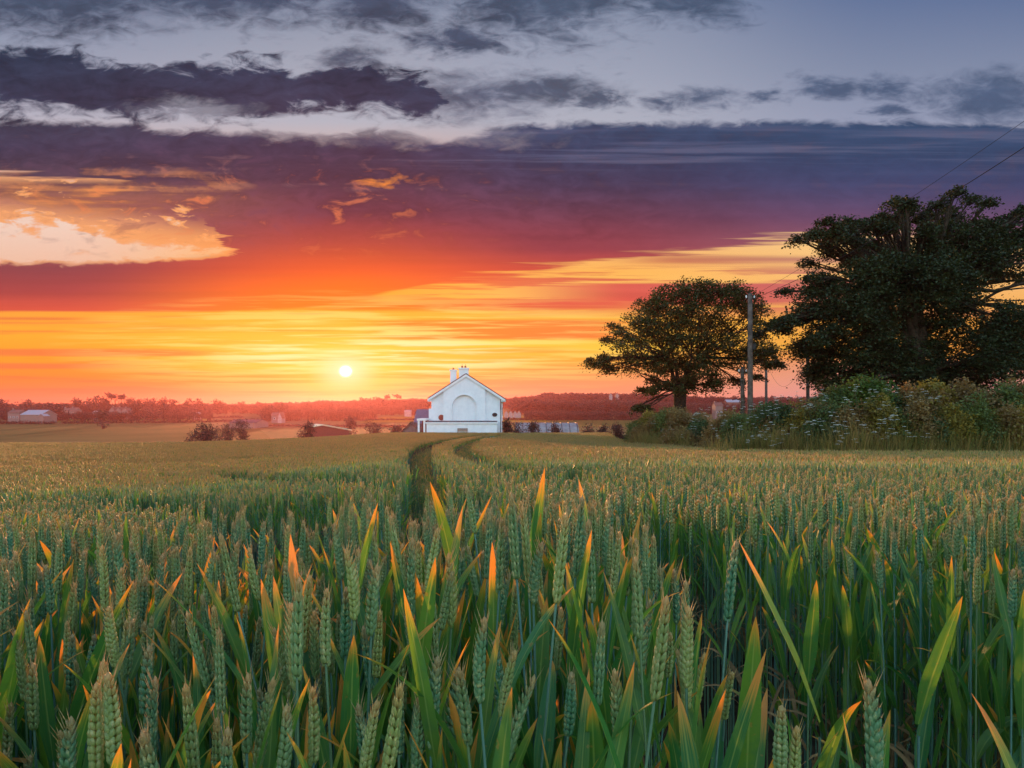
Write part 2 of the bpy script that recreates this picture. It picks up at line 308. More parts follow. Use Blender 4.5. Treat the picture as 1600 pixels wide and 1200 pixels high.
# ground sheet: polar grid all round
rr = np.concatenate([[0.0], np.exp(np.linspace(np.log(.4), np.log(7000), 150))]); nth = 360
th = np.linspace(0, 2 * np.pi, nth, endpoint=False); Rg, Tg = np.meshgrid(rr, th, indexing='ij'); GX = Rg * np.sin(Tg); GY = Rg * np.cos(Tg)
Vg = np.stack([GX, GY, ground(GX, GY)], -1).reshape(-1, 3); I = np.arange(len(rr) * nth).reshape(len(rr), nth); J = np.roll(I, -1, 1)
Fg = np.stack([I[:-1], I[1:], J[1:], J[:-1]], -1).reshape(-1, 4)
def c_ground(t):
    p = wpos(t); d = t.new('ShaderNodeVectorMath', operation='LENGTH'); t.l.new(p, d.inputs[0])
    soil = t.ramp(t.noise(p, 9.0, 6.0, .65), [(.3, lin((34,28,22))), (.7, lin((74,60,44)))])
    n2 = t.noise(p, .006, 3.0, .55); n3 = t.noise(p, .15, 5.0, .6)
    grass = t.mix(n3, t.ramp(n2, [(.35, lin((76,80,42))), (.5, lin((104,92,52))), (.64, lin((70,78,40)))]), lin((110,100,58)))
    return t.mix(t.ss(d.outputs['Value'], 60.0, 110.0), soil, grass)
M_ground = material('soil_and_pasture', c_ground, .95, .1, bump=(lambda t: t.noise(wpos(t), 14.0, 6.0, .7), .9, .04))
gobj = link('ground', mesh_np('ground', Vg, Fg, M_ground, True)); tag(gobj, kind='structure')
# far fields: thin sheets 5 cm over the ground, cut to real field shapes
def field_sheet(name, poly, c1, c2, rows=0.0, lift=.06):
    """poly = four corners (px, distance)"""
    (a, b, c, d_) = [np.array(gpos(px, d))[:2] for px, d in poly]; n1, n2 = 40, 24; vs = []
    for i in range(n1 + 1):
        for j in range(n2 + 1):
            s_, t_ = i / n1, j / n2; q = (a * (1 - s_) + b * s_) * (1 - t_) + (d_ * (1 - s_) + c * s_) * t_
            vs.append((q[0], q[1], float(ground(q[0], q[1])) + lift))
    fs = [(i * (n2 + 1) + j, (i + 1) * (n2 + 1) + j, (i + 1) * (n2 + 1) + j + 1, i * (n2 + 1) + j + 1) for i in range(n1) for j in range(n2)]
    def cb(t):
        p = wpos(t); nn = t.noise(p, .03, 4.0, .6); c1_ = tuple(v * f_ for v, f_ in zip(c1, (.68, .72, .72))); c2_ = tuple(v * f_ for v, f_ in zip(c2, (.70, .73, .72))); base = t.ramp(nn, [(.35, lin(c1_)), (.65, lin(c2_))])
        st_ = t.new('ShaderNodeTexWave'); t.put(st_.inputs['Vector'], p); st_.inputs['Scale'].default_value = .05; st_.inputs['Distortion'].default_value = 2.0
        st_.bands_direction = 'Y'
        return t.mix(t.m('MULTIPLY', st_.outputs[1], .25), base, lin(c1_))
    o = link(name, mesh_np(name, vs, np.array(fs), material('crop_' + name, cb, .95, .05), True)); tag(o, kind='structure'); return o
field_sheet('pasture', [(-300,175),(430,190),(395,385),(-300,400)], (118,112,58), (150,128,72))
field_sheet('pasture', [(60,410),(330,420),(340,520),(90,500)], (150,140,62), (176,158,70), lift=.1)
field_sheet('pasture', [(330,300),(520,300),(470,640),(330,560)], (140,112,78), (160,128,84), lift=.14)
field_sheet('pasture', [(560,380),(860,380),(840,520),(600,520)], (176,140,52), (190,156,60), lift=.12)
field_sheet('pasture', [(860,300),(1060,300),(1000,420),(860,420)], (140,128,60), (120,116,58), lift=.1)
field_sheet('pasture', [(310,560),(420,560),(420,690),(310,660)], (170,130,80), (150,120,70), lift=.16)
# ---------------------------------------------------------------- wheat: one stalk = stem, ear, leaves
def leaf_col(t):
    a = t.new('ShaderNodeAttribute', attribute_name='along').outputs['Fac']; r = t.new('ShaderNodeObjectInfo').outputs['Random']
    r2 = t.m('FRACT', t.m('MULTIPLY', r, 7.31)); n_ = t.noise(vec(t), 38.0, 4.0, .6)
    ac = t.new('ShaderNodeAttribute', attribute_name='across').outputs['Fac']
    vein = t.noise(t.comb(t.m('MULTIPLY', ac, 7.0), t.m('MULTIPLY', a, 2.2), t.m('MULTIPLY', r, 40.0)), 1.0, 4.0, .65)
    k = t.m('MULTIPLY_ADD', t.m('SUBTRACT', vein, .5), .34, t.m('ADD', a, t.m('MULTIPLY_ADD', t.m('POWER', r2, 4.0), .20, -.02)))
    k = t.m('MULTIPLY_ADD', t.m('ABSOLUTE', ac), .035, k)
    pd_ = t.new('ShaderNodeVectorMath', operation='DISTANCE'); t.l.new(wpos(t), pd_.inputs[0]); pd_.inputs[1].default_value = (-.25, 1.25, .8)   # patch left of centre: withered tips, with golden backlight painted in
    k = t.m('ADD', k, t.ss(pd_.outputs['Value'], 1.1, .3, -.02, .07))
    body = t.mix(r, lin((52,116,66)), lin((104,144,58)))
    body = t.mix(t.m('MULTIPLY', t.ss(n_, .45, .7), .4), body, lin((44,112,84)))
    body = t.mix(t.m('MULTIPLY', t.m('FRACT', t.m('MULTIPLY', r, 5.3)), .35), body, lin((34,78,48)))
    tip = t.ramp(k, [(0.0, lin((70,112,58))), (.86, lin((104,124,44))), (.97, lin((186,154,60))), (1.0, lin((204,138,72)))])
    body = t.mix(t.m('MULTIPLY', t.ss(vein, .48, .68), .55), body, lin((104,136,64)))
    body = t.mix(t.m('MULTIPLY', t.ss(t.m('ABSOLUTE', ac), .14, .03), .5), body, lin((150,172,100)))
    spot = t.noise(vec(t), 120.0, 2.0, .5); body = t.mix(t.m('MULTIPLY', t.ss(spot, .66, .74), .6), body, lin((150,124,70)))
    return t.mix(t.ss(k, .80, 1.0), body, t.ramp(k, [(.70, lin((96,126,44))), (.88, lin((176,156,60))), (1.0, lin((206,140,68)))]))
def lighter(c2, f=1.0):
    def g(t, c):
        q = t.new('ShaderNodeVectorMath', operation='MULTIPLY'); t.l.new(c, q.inputs[0]); q.inputs[1].default_value = c2; return q.outputs[0]
    return g
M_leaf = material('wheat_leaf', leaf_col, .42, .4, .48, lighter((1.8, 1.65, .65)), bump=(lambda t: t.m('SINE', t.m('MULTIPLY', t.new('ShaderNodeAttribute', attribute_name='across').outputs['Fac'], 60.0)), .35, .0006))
def backlit_tint(t):                                          # glow of backlit ears painted in as a warm tint growing with distance
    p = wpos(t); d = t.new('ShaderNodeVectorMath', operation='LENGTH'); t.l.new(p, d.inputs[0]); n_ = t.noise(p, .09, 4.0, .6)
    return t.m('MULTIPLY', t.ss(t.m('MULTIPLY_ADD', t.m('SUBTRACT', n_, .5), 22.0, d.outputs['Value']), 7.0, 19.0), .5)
def ear_col(t):
    r = t.new('ShaderNodeObjectInfo').outputs['Random']; n_ = t.noise(vec(t), 160.0, 3.0, .6)
    c = t.mix(r, lin((86,142,108)), lin((154,174,104))); c = t.mix(t.m('MULTIPLY', t.m('POWER', t.m('FRACT', t.m('MULTIPLY', r, 13.7)), 2.0), .35), c, lin((54,92,62))); c = t.mix(t.ss(n_, .5, .75), c, lin((184,194,142)))
    a = t.new('ShaderNodeAttribute', attribute_name='along').outputs['Fac']
    c = t.mix(t.m('MULTIPLY', t.ss(a, .7, 1.0), .45), c, lin((200,158,110)))
    return t.mix(backlit_tint(t), c, lin((178,138,82)))
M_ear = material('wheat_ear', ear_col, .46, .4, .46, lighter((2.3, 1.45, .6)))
M_stem = material('wheat_stem', lambda t: t.mix(t.new('ShaderNodeObjectInfo').outputs['Random'], lin((84,126,118)), lin((96,124,84))), .45, .4, .15)
M_dry = material('dry_wheat_leaf', varied((120,96,66), (170,138,92), 30.), .7, .2, .3)
def blob(c, ax, r, along, nu=5, nv=3, point=1.0):
    """small pointed ellipsoid; ax = long axis vector; returns verts, faces(quads as tris lists)"""
    ax = np.array(ax, float); L = np.linalg.norm(ax); d = ax / L; u_ = np.cross(d, [0.3, .9, .1]); u_ /= np.linalg.norm(u_); v_ = np.cross(d, u_)
    vs = [np.array(c) - ax * .5]; n = nv
    for i in range(1, n + 1):
        t = i / (n + 1); rad = r * math.sin(math.pi * t ** .8)
        for k in range(nu):
            a = 2 * math.pi * k / nu; vs.append(np.array(c) + ax * (t - .5) + rad * (u_ * math.cos(a) + v_ * math.sin(a)))
    vs.append(np.array(c) + ax * .5 * point); fs = []
    for k in range(nu): fs.append((0, 1 + (k + 1) % nu, 1 + k, 0))
    for i in range(n - 1):
        for k in range(nu): a = 1 + i * nu; fs.append((a + k, a + (k + 1) % nu, a + nu + (k + 1) % nu, a + nu + k))
    e = 1 + (n - 1) * nu; last = len(vs) - 1
    for k in range(nu): fs.append((e + k, e + (k + 1) % nu, last, last))
    return vs, fs
def tri_ok(fs): return [tuple(dict.fromkeys(f)) for f in fs]
class PM:                                              # python lists -> mesh with 'along','across'
    def __init__(s): s.v = []; s.f = []; s.al = []; s.ac = []; s.m = []
    def add(s, vs, fs, al, ac=0.0, mi=0):
        b = len(s.v); s.v += [tuple(v) for v in vs]; s.f += [tuple(b + i for i in f) for f in tri_ok(fs)]
        s.al += list(al) if hasattr(al, '__len__') else [al] * len(vs); s.ac += list(ac) if hasattr(ac, '__len__') else [ac] * len(vs)
        s.m += [mi] * len(tri_ok(fs)); return s
    def mesh(s, name, mats, smooth=True):
        me = bpy.data.meshes.new(name); me.from_pydata(s.v, [], s.f)
        for m in (mats if isinstance(mats, (list, tuple)) else [mats]): me.materials.append(m)
        for k, v in (('along', s.al), ('across', s.ac)):
            a = me.attributes.new(k, 'FLOAT', 'POINT'); a.data.foreach_set('value', v)
        me.polygons.foreach_set('use_smooth', [smooth] * len(s.f)); me.polygons.foreach_set('material_index', s.m); me.update(); return me
def add_stem(pm, top, r, seg=5, mi=0, n=4, bend=0.0):
    vs = []; fs = []
    for i in range(n + 1):
        t = i / n; c = (bend * t * t, 0, top * t)
        for k in range(seg): a = 2 * math.pi * k / seg; q = r * (1.25 - .45 * t); vs.append((c[0] + q * math.cos(a), c[1] + q * math.sin(a), c[2]))
    for i in range(n):
        for k in range(seg): fs.append((i * seg + k, i * seg + (k + 1) % seg, (i + 1) * seg + (k + 1) % seg, (i + 1) * seg + k))
    pm.add(vs, fs, 0.0, 0.0, mi)
def add_ear(pm, base, L, lean, rnd, lod=0, mi=0):
    """head of wheat: spikelets left and right alternately, each with three plump florets and short tips"""
    bx, by, bz = base
    if lod == 0:
        n = rnd.randint(9, 11); dz_ = L / (n + 1.2)
        for i in range(n * 2):
            t = (i + .5) / (n * 2); s_ = 1 if i % 2 else -1; z = bz + t * (L - dz_ * .9); cx = bx + lean * t * t
            w_ = .0042 * (1.0 - .35 * abs(t - .4) * 1.4) * (1 - .35 * t ** 4)
            for q, (ox, oy, tilt) in enumerate(((.95, 0, .42), (.35, 1, .26), (.35, -1, .26))):
                c = (cx + s_ * w_ * ox, by + oy * w_ * .82, z + dz_ * .45 + (.12 * dz_ if q == 0 else 0))
                ax = (s_ * dz_ * tilt * 1.3, oy * dz_ * .3, dz_ * 1.55); vs, fs = blob(c, ax, w_ * .70, t, 5, 3); pm.add(vs, fs, t, 0.0, mi)
                if q == 0 or rnd.random() < .4:      # the beak of the glume
                    e = np.array(c) + np.array(ax) * .48; tip = e + np.array(ax) * (.45 + .9 * (t > .85))
                    pm.add([e + (.0005, 0, 0), e + (-.0005, 0, 0), e + (0, .0005, 0), tip], [(0, 1, 3, 3), (1, 2, 3, 3), (2, 0, 3, 3)], 1.0, 0.0, mi)
        c = (bx + lean, by, bz + L - dz_ * .4); vs, fs = blob(c, (0, 0, dz_ * 1.7), .0030, 1, 5, 3); pm.add(vs, fs, 1.0, 0.0, mi)
    elif lod == 1:
        n = 7; dz_ = L / n
        for i in range(n * 2):
            t = (i + .5) / (n * 2); s_ = 1 if i % 2 else -1
            c = (bx + lean * t * t + s_ * .0042, by, bz + t * L); vs, fs = blob(c, (s_ * dz_ * .5, 0, dz_ * 1.6), .0052, t, 4, 1); pm.add(vs, fs, t, 0.0, mi)
    else:
        r = .0085 if lod == 2 else .0125; n = 3 if lod == 2 else 2; vs = []; fs = []; sg = 4 if lod == 2 else 3
        prof = [(0, .35), (.25, 1), (.7, .9), (1, .1)] if lod == 2 else [(0, .5), (.4, 1), (1, .1)]
        for t, q in prof:
            for k in range(sg): a = 2 * math.pi * k / sg; vs.append((bx + lean * t + r * q * math.cos(a), by + r * q * math.sin(a) * .8, bz + L * t))
        for i in range(len(prof) - 1):
            for k in range(sg): fs.append((i * sg + k, i * sg + (k + 1) % sg, (i + 1) * sg + (k + 1) % sg, (i + 1) * sg + k))
        pm.add(vs, fs, [p[0] for p in prof for _ in range(sg)], 0.0, mi)
def add_leaf(pm, base, az, L, W, up, curl, rnd, n=9, across=4, mi=0, twist=0.0):
    """blade from base, first rising at angle up (rad from vertical), curling over by curl"""
    p = np.array(base, float); vs = []; al = []; ac = []; ang = up; h = np.array([math.cos(az), math.sin(az), 0]); side0 = np.array([-math.sin(az), math.cos(az), 0])
    for i in range(n + 1):
        t = i / n; w_ = W * min(1.0, .35 + t * 2.2) * (1 - t ** 2.6) ** .8 + .0002; d = h * math.sin(ang) + np.array([0, 0, 1]) * math.cos(ang)
        tw = twist * t; nrm = np.cross(side0, d); sd_ = side0 * math.cos(tw) + nrm * math.sin(tw); nn = np.cross(sd_, d)
        for k in range(across + 1):
            s_ = k / across * 2 - 1; vs.append(p + sd_ * s_ * w_ * .5 - nn * (abs(s_) * w_ * .16)); al.append(t); ac.append(s_)
        p = p + d * L / n; ang += curl / n * (.4 + 1.2 * t) + rnd.uniform(-.03, .03)
    A = across + 1; fs = [(i * A + k, i * A + k + 1, (i + 1) * A + k + 1, (i + 1) * A + k) for i in range(n) for k in range(across)]
    pm.add(vs, fs, al, ac, mi)
rnd = random.Random(5)
def near_kit(i):
    """returns dict of part meshes for a stalk of unit height about .85"""
    L = rnd.uniform(.066, .092); lean = rnd.uniform(-.010, .016); bend = rnd.uniform(0, .02); zt = HC - L
    a = PM(); add_stem(a, zt + .004, .0017, 6, 0, 5, bend); b = PM(); add_ear(b, (bend, 0, zt), L, lean, rnd, 0)
    parts = [('stem', a.mesh('stem', M_stem)), ('ear', b.mesh('ear', M_ear))]
    for q in range(rnd.choice((2, 2, 3))):
        c = PM(); z = rnd.uniform(.50, .68) - .16 * q; az = rnd.uniform(0, 6.28)
        add_leaf(c, (bend * (z / zt) ** 2, 0, z), az, rnd.uniform(.13, .21), rnd.uniform(.015, .023), rnd.uniform(.08, .45), rnd.choice((.1, .3, .5, 1.5)), rnd, 10, 4, 0, rnd.uniform(-1, 1))
        parts.append(('leaf', c.mesh('leaf', M_leaf)))
    c = PM(); az = rnd.uniform(0, 6.28)
    add_leaf(c, (0, 0, .28), az, .24, .010, .35, 2.4, rnd, 8, 2, 0, .8); parts.append(('withered_leaf', c.mesh('withered_leaf', M_dry)))
    return parts
def shoot_kit(i):
    """leafy shoot without a showing ear: two or three broad upright blades"""
    a = PM(); add_stem(a, .60, .0019, 6, 0, 4, .005); parts = [('stem', a.mesh('stem', M_stem))]; az = rnd.uniform(0, 6.28)
    for q in range(rnd.choice((3, 3, 4))):
        c = PM(); z = (.60, .53, .44, .34)[q]
        add_leaf(c, (.004, 0, z), az + q * 2.6 + rnd.uniform(-.4, .4), rnd.uniform(.16, .25), rnd.uniform(.015, .023), rnd.uniform(.05, .35), rnd.choice((.05, .2, .45, .9)), rnd, 12, 4, 0, rnd.uniform(-.9, .9))
        parts.append(('leaf', c.mesh('leaf', M_leaf)))
    return parts
def broad_kit(i):
    a = PM(); add_stem(a, .58, .0022, 6, 0, 4, .004); parts = [('stem', a.mesh('stem', M_stem))]; az = rnd.uniform(0, 6.28); lean = rnd.uniform(.08, .42)
    for q in range(3):
        c = PM(); add_leaf(c, (.003, 0, (.60, .50, .38)[q]), az + q * 2.3 + rnd.uniform(-.4, .4), (.25, .21, .22)[q] * rnd.uniform(.85, 1.1), (.025, .021, .019)[q], (lean, .3, .45)[q], (.12, .5, .9)[q], rnd, 14, 4, 0, rnd.uniform(-.5, .5)); parts.append(('leaf', c.mesh('leaf', M_leaf)))
    return parts
BROAD = [broad_kit(i) for i in range(6)]
KITS = [near_kit(i) for i in range(9)]; SHOOTS = [shoot_kit(i) for i in range(7)]
def joined(seq, name):                                   # stalks merged into one clump mesh for the massed crop
    pm = PM(); MATS = [M_stem, M_ear, M_leaf, M_dry]
    for fn_ in seq: fn_(pm)
    return pm.mesh(name, MATS)
def stalk_fn(x, y, h, lod, rz):
    def f(pm):
        q = PM(); L = rnd.uniform(.08, .10); zt = h - L; ln = rnd.uniform(-.02, .02)
        if lod <= 2: add_stem(q, zt, .0018 if lod < 2 else .0026, 4 if lod < 2 else 3, 0, 2 if lod < 2 else 1)
        add_ear(q, (0, 0, zt), L, ln, rnd, lod, 1)
        if lod < 3 or rnd.random() < .5:
            for k in range({0: 2, 1: 2, 2: 1, 3: 1}[lod]):
                z = rnd.uniform(.50, .70) - .15 * k; m = {0: (9, 4), 1: (6, 2), 2: (4, 1), 3: (3, 1)}[lod]
                add_leaf(q, (0, 0, z * h / HC), rnd.uniform(0, 6.28), rnd.uniform(.16, .25), rnd.uniform(.013, .020) * (1.25 if lod > 1 else 1), rnd.uniform(.1, .6), rnd.choice((.1, .4, 1.2)), rnd, m[0], m[1], 2, rnd.uniform(-1, 1))
        if lod < 2 and rnd.random() < .7: add_leaf(q, (0, 0, .3), rnd.uniform(0, 6.28), .22, .009, .4, 2.3, rnd, 5, 1, 3)
        c_, s_ = math.cos(rz), math.sin(rz)
        pm.add([(v[0] * c_ - v[1] * s_ + x, v[0] * s_ + v[1] * c_ + y, v[2]) for v in q.v], q.f, q.al, q.ac, 0); pm.m[-len(q.f):] = q.m
    return f
def make_kinds(lod, count, n, size):
    c = bpy.data.collections.new('wheat_kinds'); obs = []
    for i in range(count):
        seq = [stalk_fn(rnd.uniform(-size, size), rnd.uniform(-size, size), HC * rnd.uniform(.90, 1.01), lod, rnd.uniform(0, 6.28)) for _ in range(n)]
        o = bpy.data.objects.new('wheat_kind_%02d' % i, joined(seq, 'wheat_clump')); c.objects.link(o)
    return c
def scatter(name, pts, scl, rot, coll, label):
    """one stuff object: points on the ground, a clump of wheat instanced on each"""
    me = bpy.data.meshes.new(name); me.vertices.add(len(pts)); me.vertices.foreach_set('co', np.asarray(pts, np.float32).ravel())
    nk = len(coll.objects)
    for k, v, ty in (('sc', scl, 'FLOAT'), ('rt', rot, 'FLOAT'), ('kd', RNG.integers(0, nk, len(pts)), 'INT')):
        a = me.attributes.new(k, ty, 'POINT'); a.data.foreach_set('value', np.asarray(v, np.float32 if ty == 'FLOAT' else np.int32))
    o = link(name, me); g_ = bpy.data.node_groups.new(name, 'GeometryNodeTree')
    g_.interface.new_socket('Geometry', in_out='INPUT', socket_type='NodeSocketGeometry'); g_.interface.new_socket('Geometry', in_out='OUTPUT', socket_type='NodeSocketGeometry')
    N = g_.nodes; Lk = g_.links; gi = N.new('NodeGroupInput'); go = N.new('NodeGroupOutput'); ip = N.new('GeometryNodeInstanceOnPoints')
    ci = N.new('GeometryNodeCollectionInfo'); ci.inputs['Collection'].default_value = coll; ci.inputs['Separate Children'].default_value = True; ci.inputs['Reset Children'].default_value = True
    def attr(n_, ty):
        a = N.new('GeometryNodeInputNamedAttribute'); a.data_type = ty; a.inputs['Name'].default_value = n_; return a.outputs['Attribute']
    cx_ = N.new('ShaderNodeCombineXYZ'); Lk.new(attr('rt', 'FLOAT'), cx_.inputs[2])
    Lk.new(gi.outputs[0], ip.inputs['Points']); Lk.new(ci.outputs[0], ip.inputs['Instance']); ip.inputs['Pick Instance'].default_value = True
    Lk.new(attr('kd', 'INT'), ip.inputs['Instance Index']); Lk.new(cx_.outputs[0], ip.inputs['Rotation']); Lk.new(attr('sc', 'FLOAT'), ip.inputs['Scale'])
    Lk.new(ip.outputs[0], go.inputs[0]); md = o.modifiers.new('crop', 'NODES'); md.node_group = g_
    tag(o, label, 'wheat field', kind='stuff'); return o
# wheel tracks through the crop, from where they show on the crop's surface
TRK = [[(640,774),(662,752),(670,734),(662,722),(656,712),(656,702),(664,694),(684,688),(716,682.5),(760,677.5),(810,674)],
       [(1020,742),(900,734),(820,727),(772,719),(742,711),(728,704),(722,698),(728,691),(748,684),(780,678.5),(830,673.5)],
       [(-200,770),(0,770),(200,772),(420,772),(560,770),(640,766),(662,752)],
       [(-100,738),(150,740),(350,736),(560,737),(655,742)],[(-150,714),(100,716),(350,712),(560,708),(655,705)],[(820,735),(1000,722),(1200,716),(1500,713)]]
TRKW = [[hit(*p) for p in t_] for t_ in TRK]
NTR = len(TRKW); TRKW.append([(-3.4, 2.1), (-1.6, 2.15), (-.3, 2.15), (.35, 2.05), (.46, 1.35), (.50, 1.0), (.60, .75), (.8, .3)])
def seg_dist(P, line):
    best = np.full(len(P), 1e9)
    for a, b in zip(line[:-1], line[1:]):
        a = np.array(a); b = np.array(b); ab = b - a; t = np.clip(((P - a) @ ab) / (ab @ ab + 1e-9), 0, 1); q = a + t[:, None] * ab; best = np.minimum(best, np.hypot(*(P - q).T))
    return best
HEDGE_LINE = [(34.0 * (985 - CX) / F + 1.5, 36.0), (8.6, 29.5), (8.2, 24.0), (9.5, 21.6), (13.5, 20.6), (19, 20.4), (30, 20.6), (45, 21.5)]
def in_field(P):
    x, y = P[:, 0], P[:, 1]; d = y; u = x / np.maximum(y, 1e-3)
    far = 60 + 26 * smst(u, -0.50, -0.12); ok = (y > .1) & (d < far)
    hx = np.interp(y, [0, 20.2, 21.0, 24.0, 29.5, 36, 60, 90], [99, 99, 10.2, 8.0, 8.2, 6.6, 9.5, 13])   # hedge foot to the right
    ok &= ~((y > 20.0) & (x > hx - .6)); return ok
def sample(d0, d1, dens, umax, jit=.5):
    out = []; ym = d1
    n_ = int(dens * (2 * umax * d1) * (d1 - d0)); x = RNG.uniform(-umax * d1, umax * d1, n_); y = RNG.uniform(d0 * .5, d1, n_)
    n_ = int(dens * (2 * umax * d1) * (d1 - d0 * .5)); x = RNG.uniform(-umax * d1, umax * d1, n_); y = RNG.uniform(d0 * .5, d1, n_)
    d = np.hypot(x, y); k = (d >= d0) & (d < d1) & (np.abs(x) < umax * y + .5); P = np.stack([x[k], y[k]], 1); return P[in_field(P)]
def clear_of_tracks(P, wd, cr=0.0):
    k = np.ones(len(P), bool)
    for i, t_ in enumerate(TRKW): k &= seg_dist(P, t_) > (np.minimum(.36, .08 + .014 * np.hypot(P[:, 0], P[:, 1])) + cr if i < 2 else ((.40 + cr if i == 2 else .20 + cr * .8) if i < NTR else .20))
    return P[k]
def put(P): return np.column_stack([P, ground(P[:, 0], P[:, 1])])
# -- beyond arm's reach: the massed crop in four depths
P = clear_of_tracks(sample(2.35, 8.5, 300, .92), .27); print('mid', len(P))
scatter('wheat_field', put(P), RNG.normal(.95, .045, len(P)).clip(.8, 1.03), RNG.uniform(0, 6.28, len(P)), make_kinds(1, 14, 1, 0.001), 'dense green wheat of the middle distance, ears upright in front of the far crop')
P = clear_of_tracks(sample(8.3, 27, 38, .92), .36, .13); print('mid2', len(P))
scatter('wheat_field', put(P), RNG.uniform(.93, 1.05, len(P)), RNG.uniform(0, 6.28, len(P)), make_kinds(2, 10, 9, .16), 'even wheat crop crossed by two curving wheel tracks, beyond the near rows')
P = clear_of_tracks(sample(26.5, 92, 7.5, .90), .50, .27); print('far', len(P))
scatter('wheat_field', put(P), RNG.uniform(.94, 1.04, len(P)), RNG.uniform(0, 6.28, len(P)), make_kinds(3, 8, 26, .30), 'far brownish green part of the wheat field up to the house')
# bruised, regrown wheat standing low in the wheel tracks
lines = []
for tl in TRKW[:2]:
    for a, b_ in zip(tl[:-1], tl[1:]):
        n_ = int(math.dist(a, b_) * 34); tt = RNG.random(n_); mid = np.hypot((a[0] + b_[0]) / 2, (a[1] + b_[1]) / 2); off = RNG.normal(0, .10 + .006 * mid, (n_, 2)); lines.append(np.array(a) + tt[:, None] * (np.array(b_) - np.array(a)) + off)
P = np.concatenate(lines); scatter('wheat_field', put(P), RNG.uniform(.35, .66, len(P)), RNG.uniform(0, 6.28, len(P)), make_kinds(1, 8, 3, .06), 'stunted wheat pressed down in the two curving wheel tracks')
# -- near crop: single stalks
P = sample(.54, 2.0, 660, 1.0); P = P[(RNG.random(len(P)) < .78) | (P[:, 0] / P[:, 1] < .15)]; u_ = P[:, 0] / P[:, 1]; dd = np.hypot(P[:, 0], P[:, 1])
keep = clear_of_tracks(P, .2); P = keep; u_ = P[:, 0] / P[:, 1]; dd = np.hypot(P[:, 0], P[:, 1])
right = smst(u_, .16, .40) * (dd < 1.25); P = P[RNG.random(len(P)) > right * .80]
u_ = P[:, 0] / P[:, 1]; dd = np.hypot(P[:, 0], P[:, 1])
infr = (np.abs(u_) < .80); order = np.argsort(np.where(infr, dd, dd + 50)); P = P[order]; print('near', len(P))
NI = 262
ear_group = 'wheat stalks of the nearest rows'; shoot_group = 'broad leafy wheat shoots of the nearest rows'
def place_kit(kit, name, p, rz, sc_, tilt, label, cat, group):
    r = empty(name, p, rz); r.scale = (sc_[0], sc_[0], sc_[1]); r.rotation_euler = (tilt[0], tilt[1], rz); tag(r, label, cat, group)
    for n_, me in kit: link(n_, me, r)
    return r
def hfac(x, y):                                       # unevenness of the top of the near rows
    u = x / y; return float(np.interp(u, [-.8, -.6, -.4, -.2, -.05, .1, .22, .35, .6], [.93, .945, .975, 1.01, 1.045, 1.04, 1.0, .94, .93])) + .012 * math.sin(u * 21)
for i in range(NI):
    x, y = P[i]; z = float(ground(x, y)); sh = rnd.random() < .34; hs = hfac(x, y)
    if sh: place_kit(rnd.choice(SHOOTS), 'wheat_shoot', (x, y, z), rnd.uniform(0, 6.28), (rnd.uniform(.75, 1), rnd.uniform(.84, 1.04) * hs), (rnd.gauss(0, .05), rnd.gauss(0, .05)), 'leafy wheat shoot with broad upright blades and no ear, in the nearest rows', 'wheat', shoot_group)
    else: place_kit(rnd.choice(KITS), 'wheat_stalk', (x, y, z), rnd.uniform(0, 6.28), (rnd.uniform(.82, 1.0), rnd.uniform(.82, 1.03) * hs), (rnd.gauss(0, .10), rnd.gauss(0, .10)), 'wheat stalk carrying a plump green ear, in the nearest rows', 'wheat', ear_group)
Q = P[NI:]
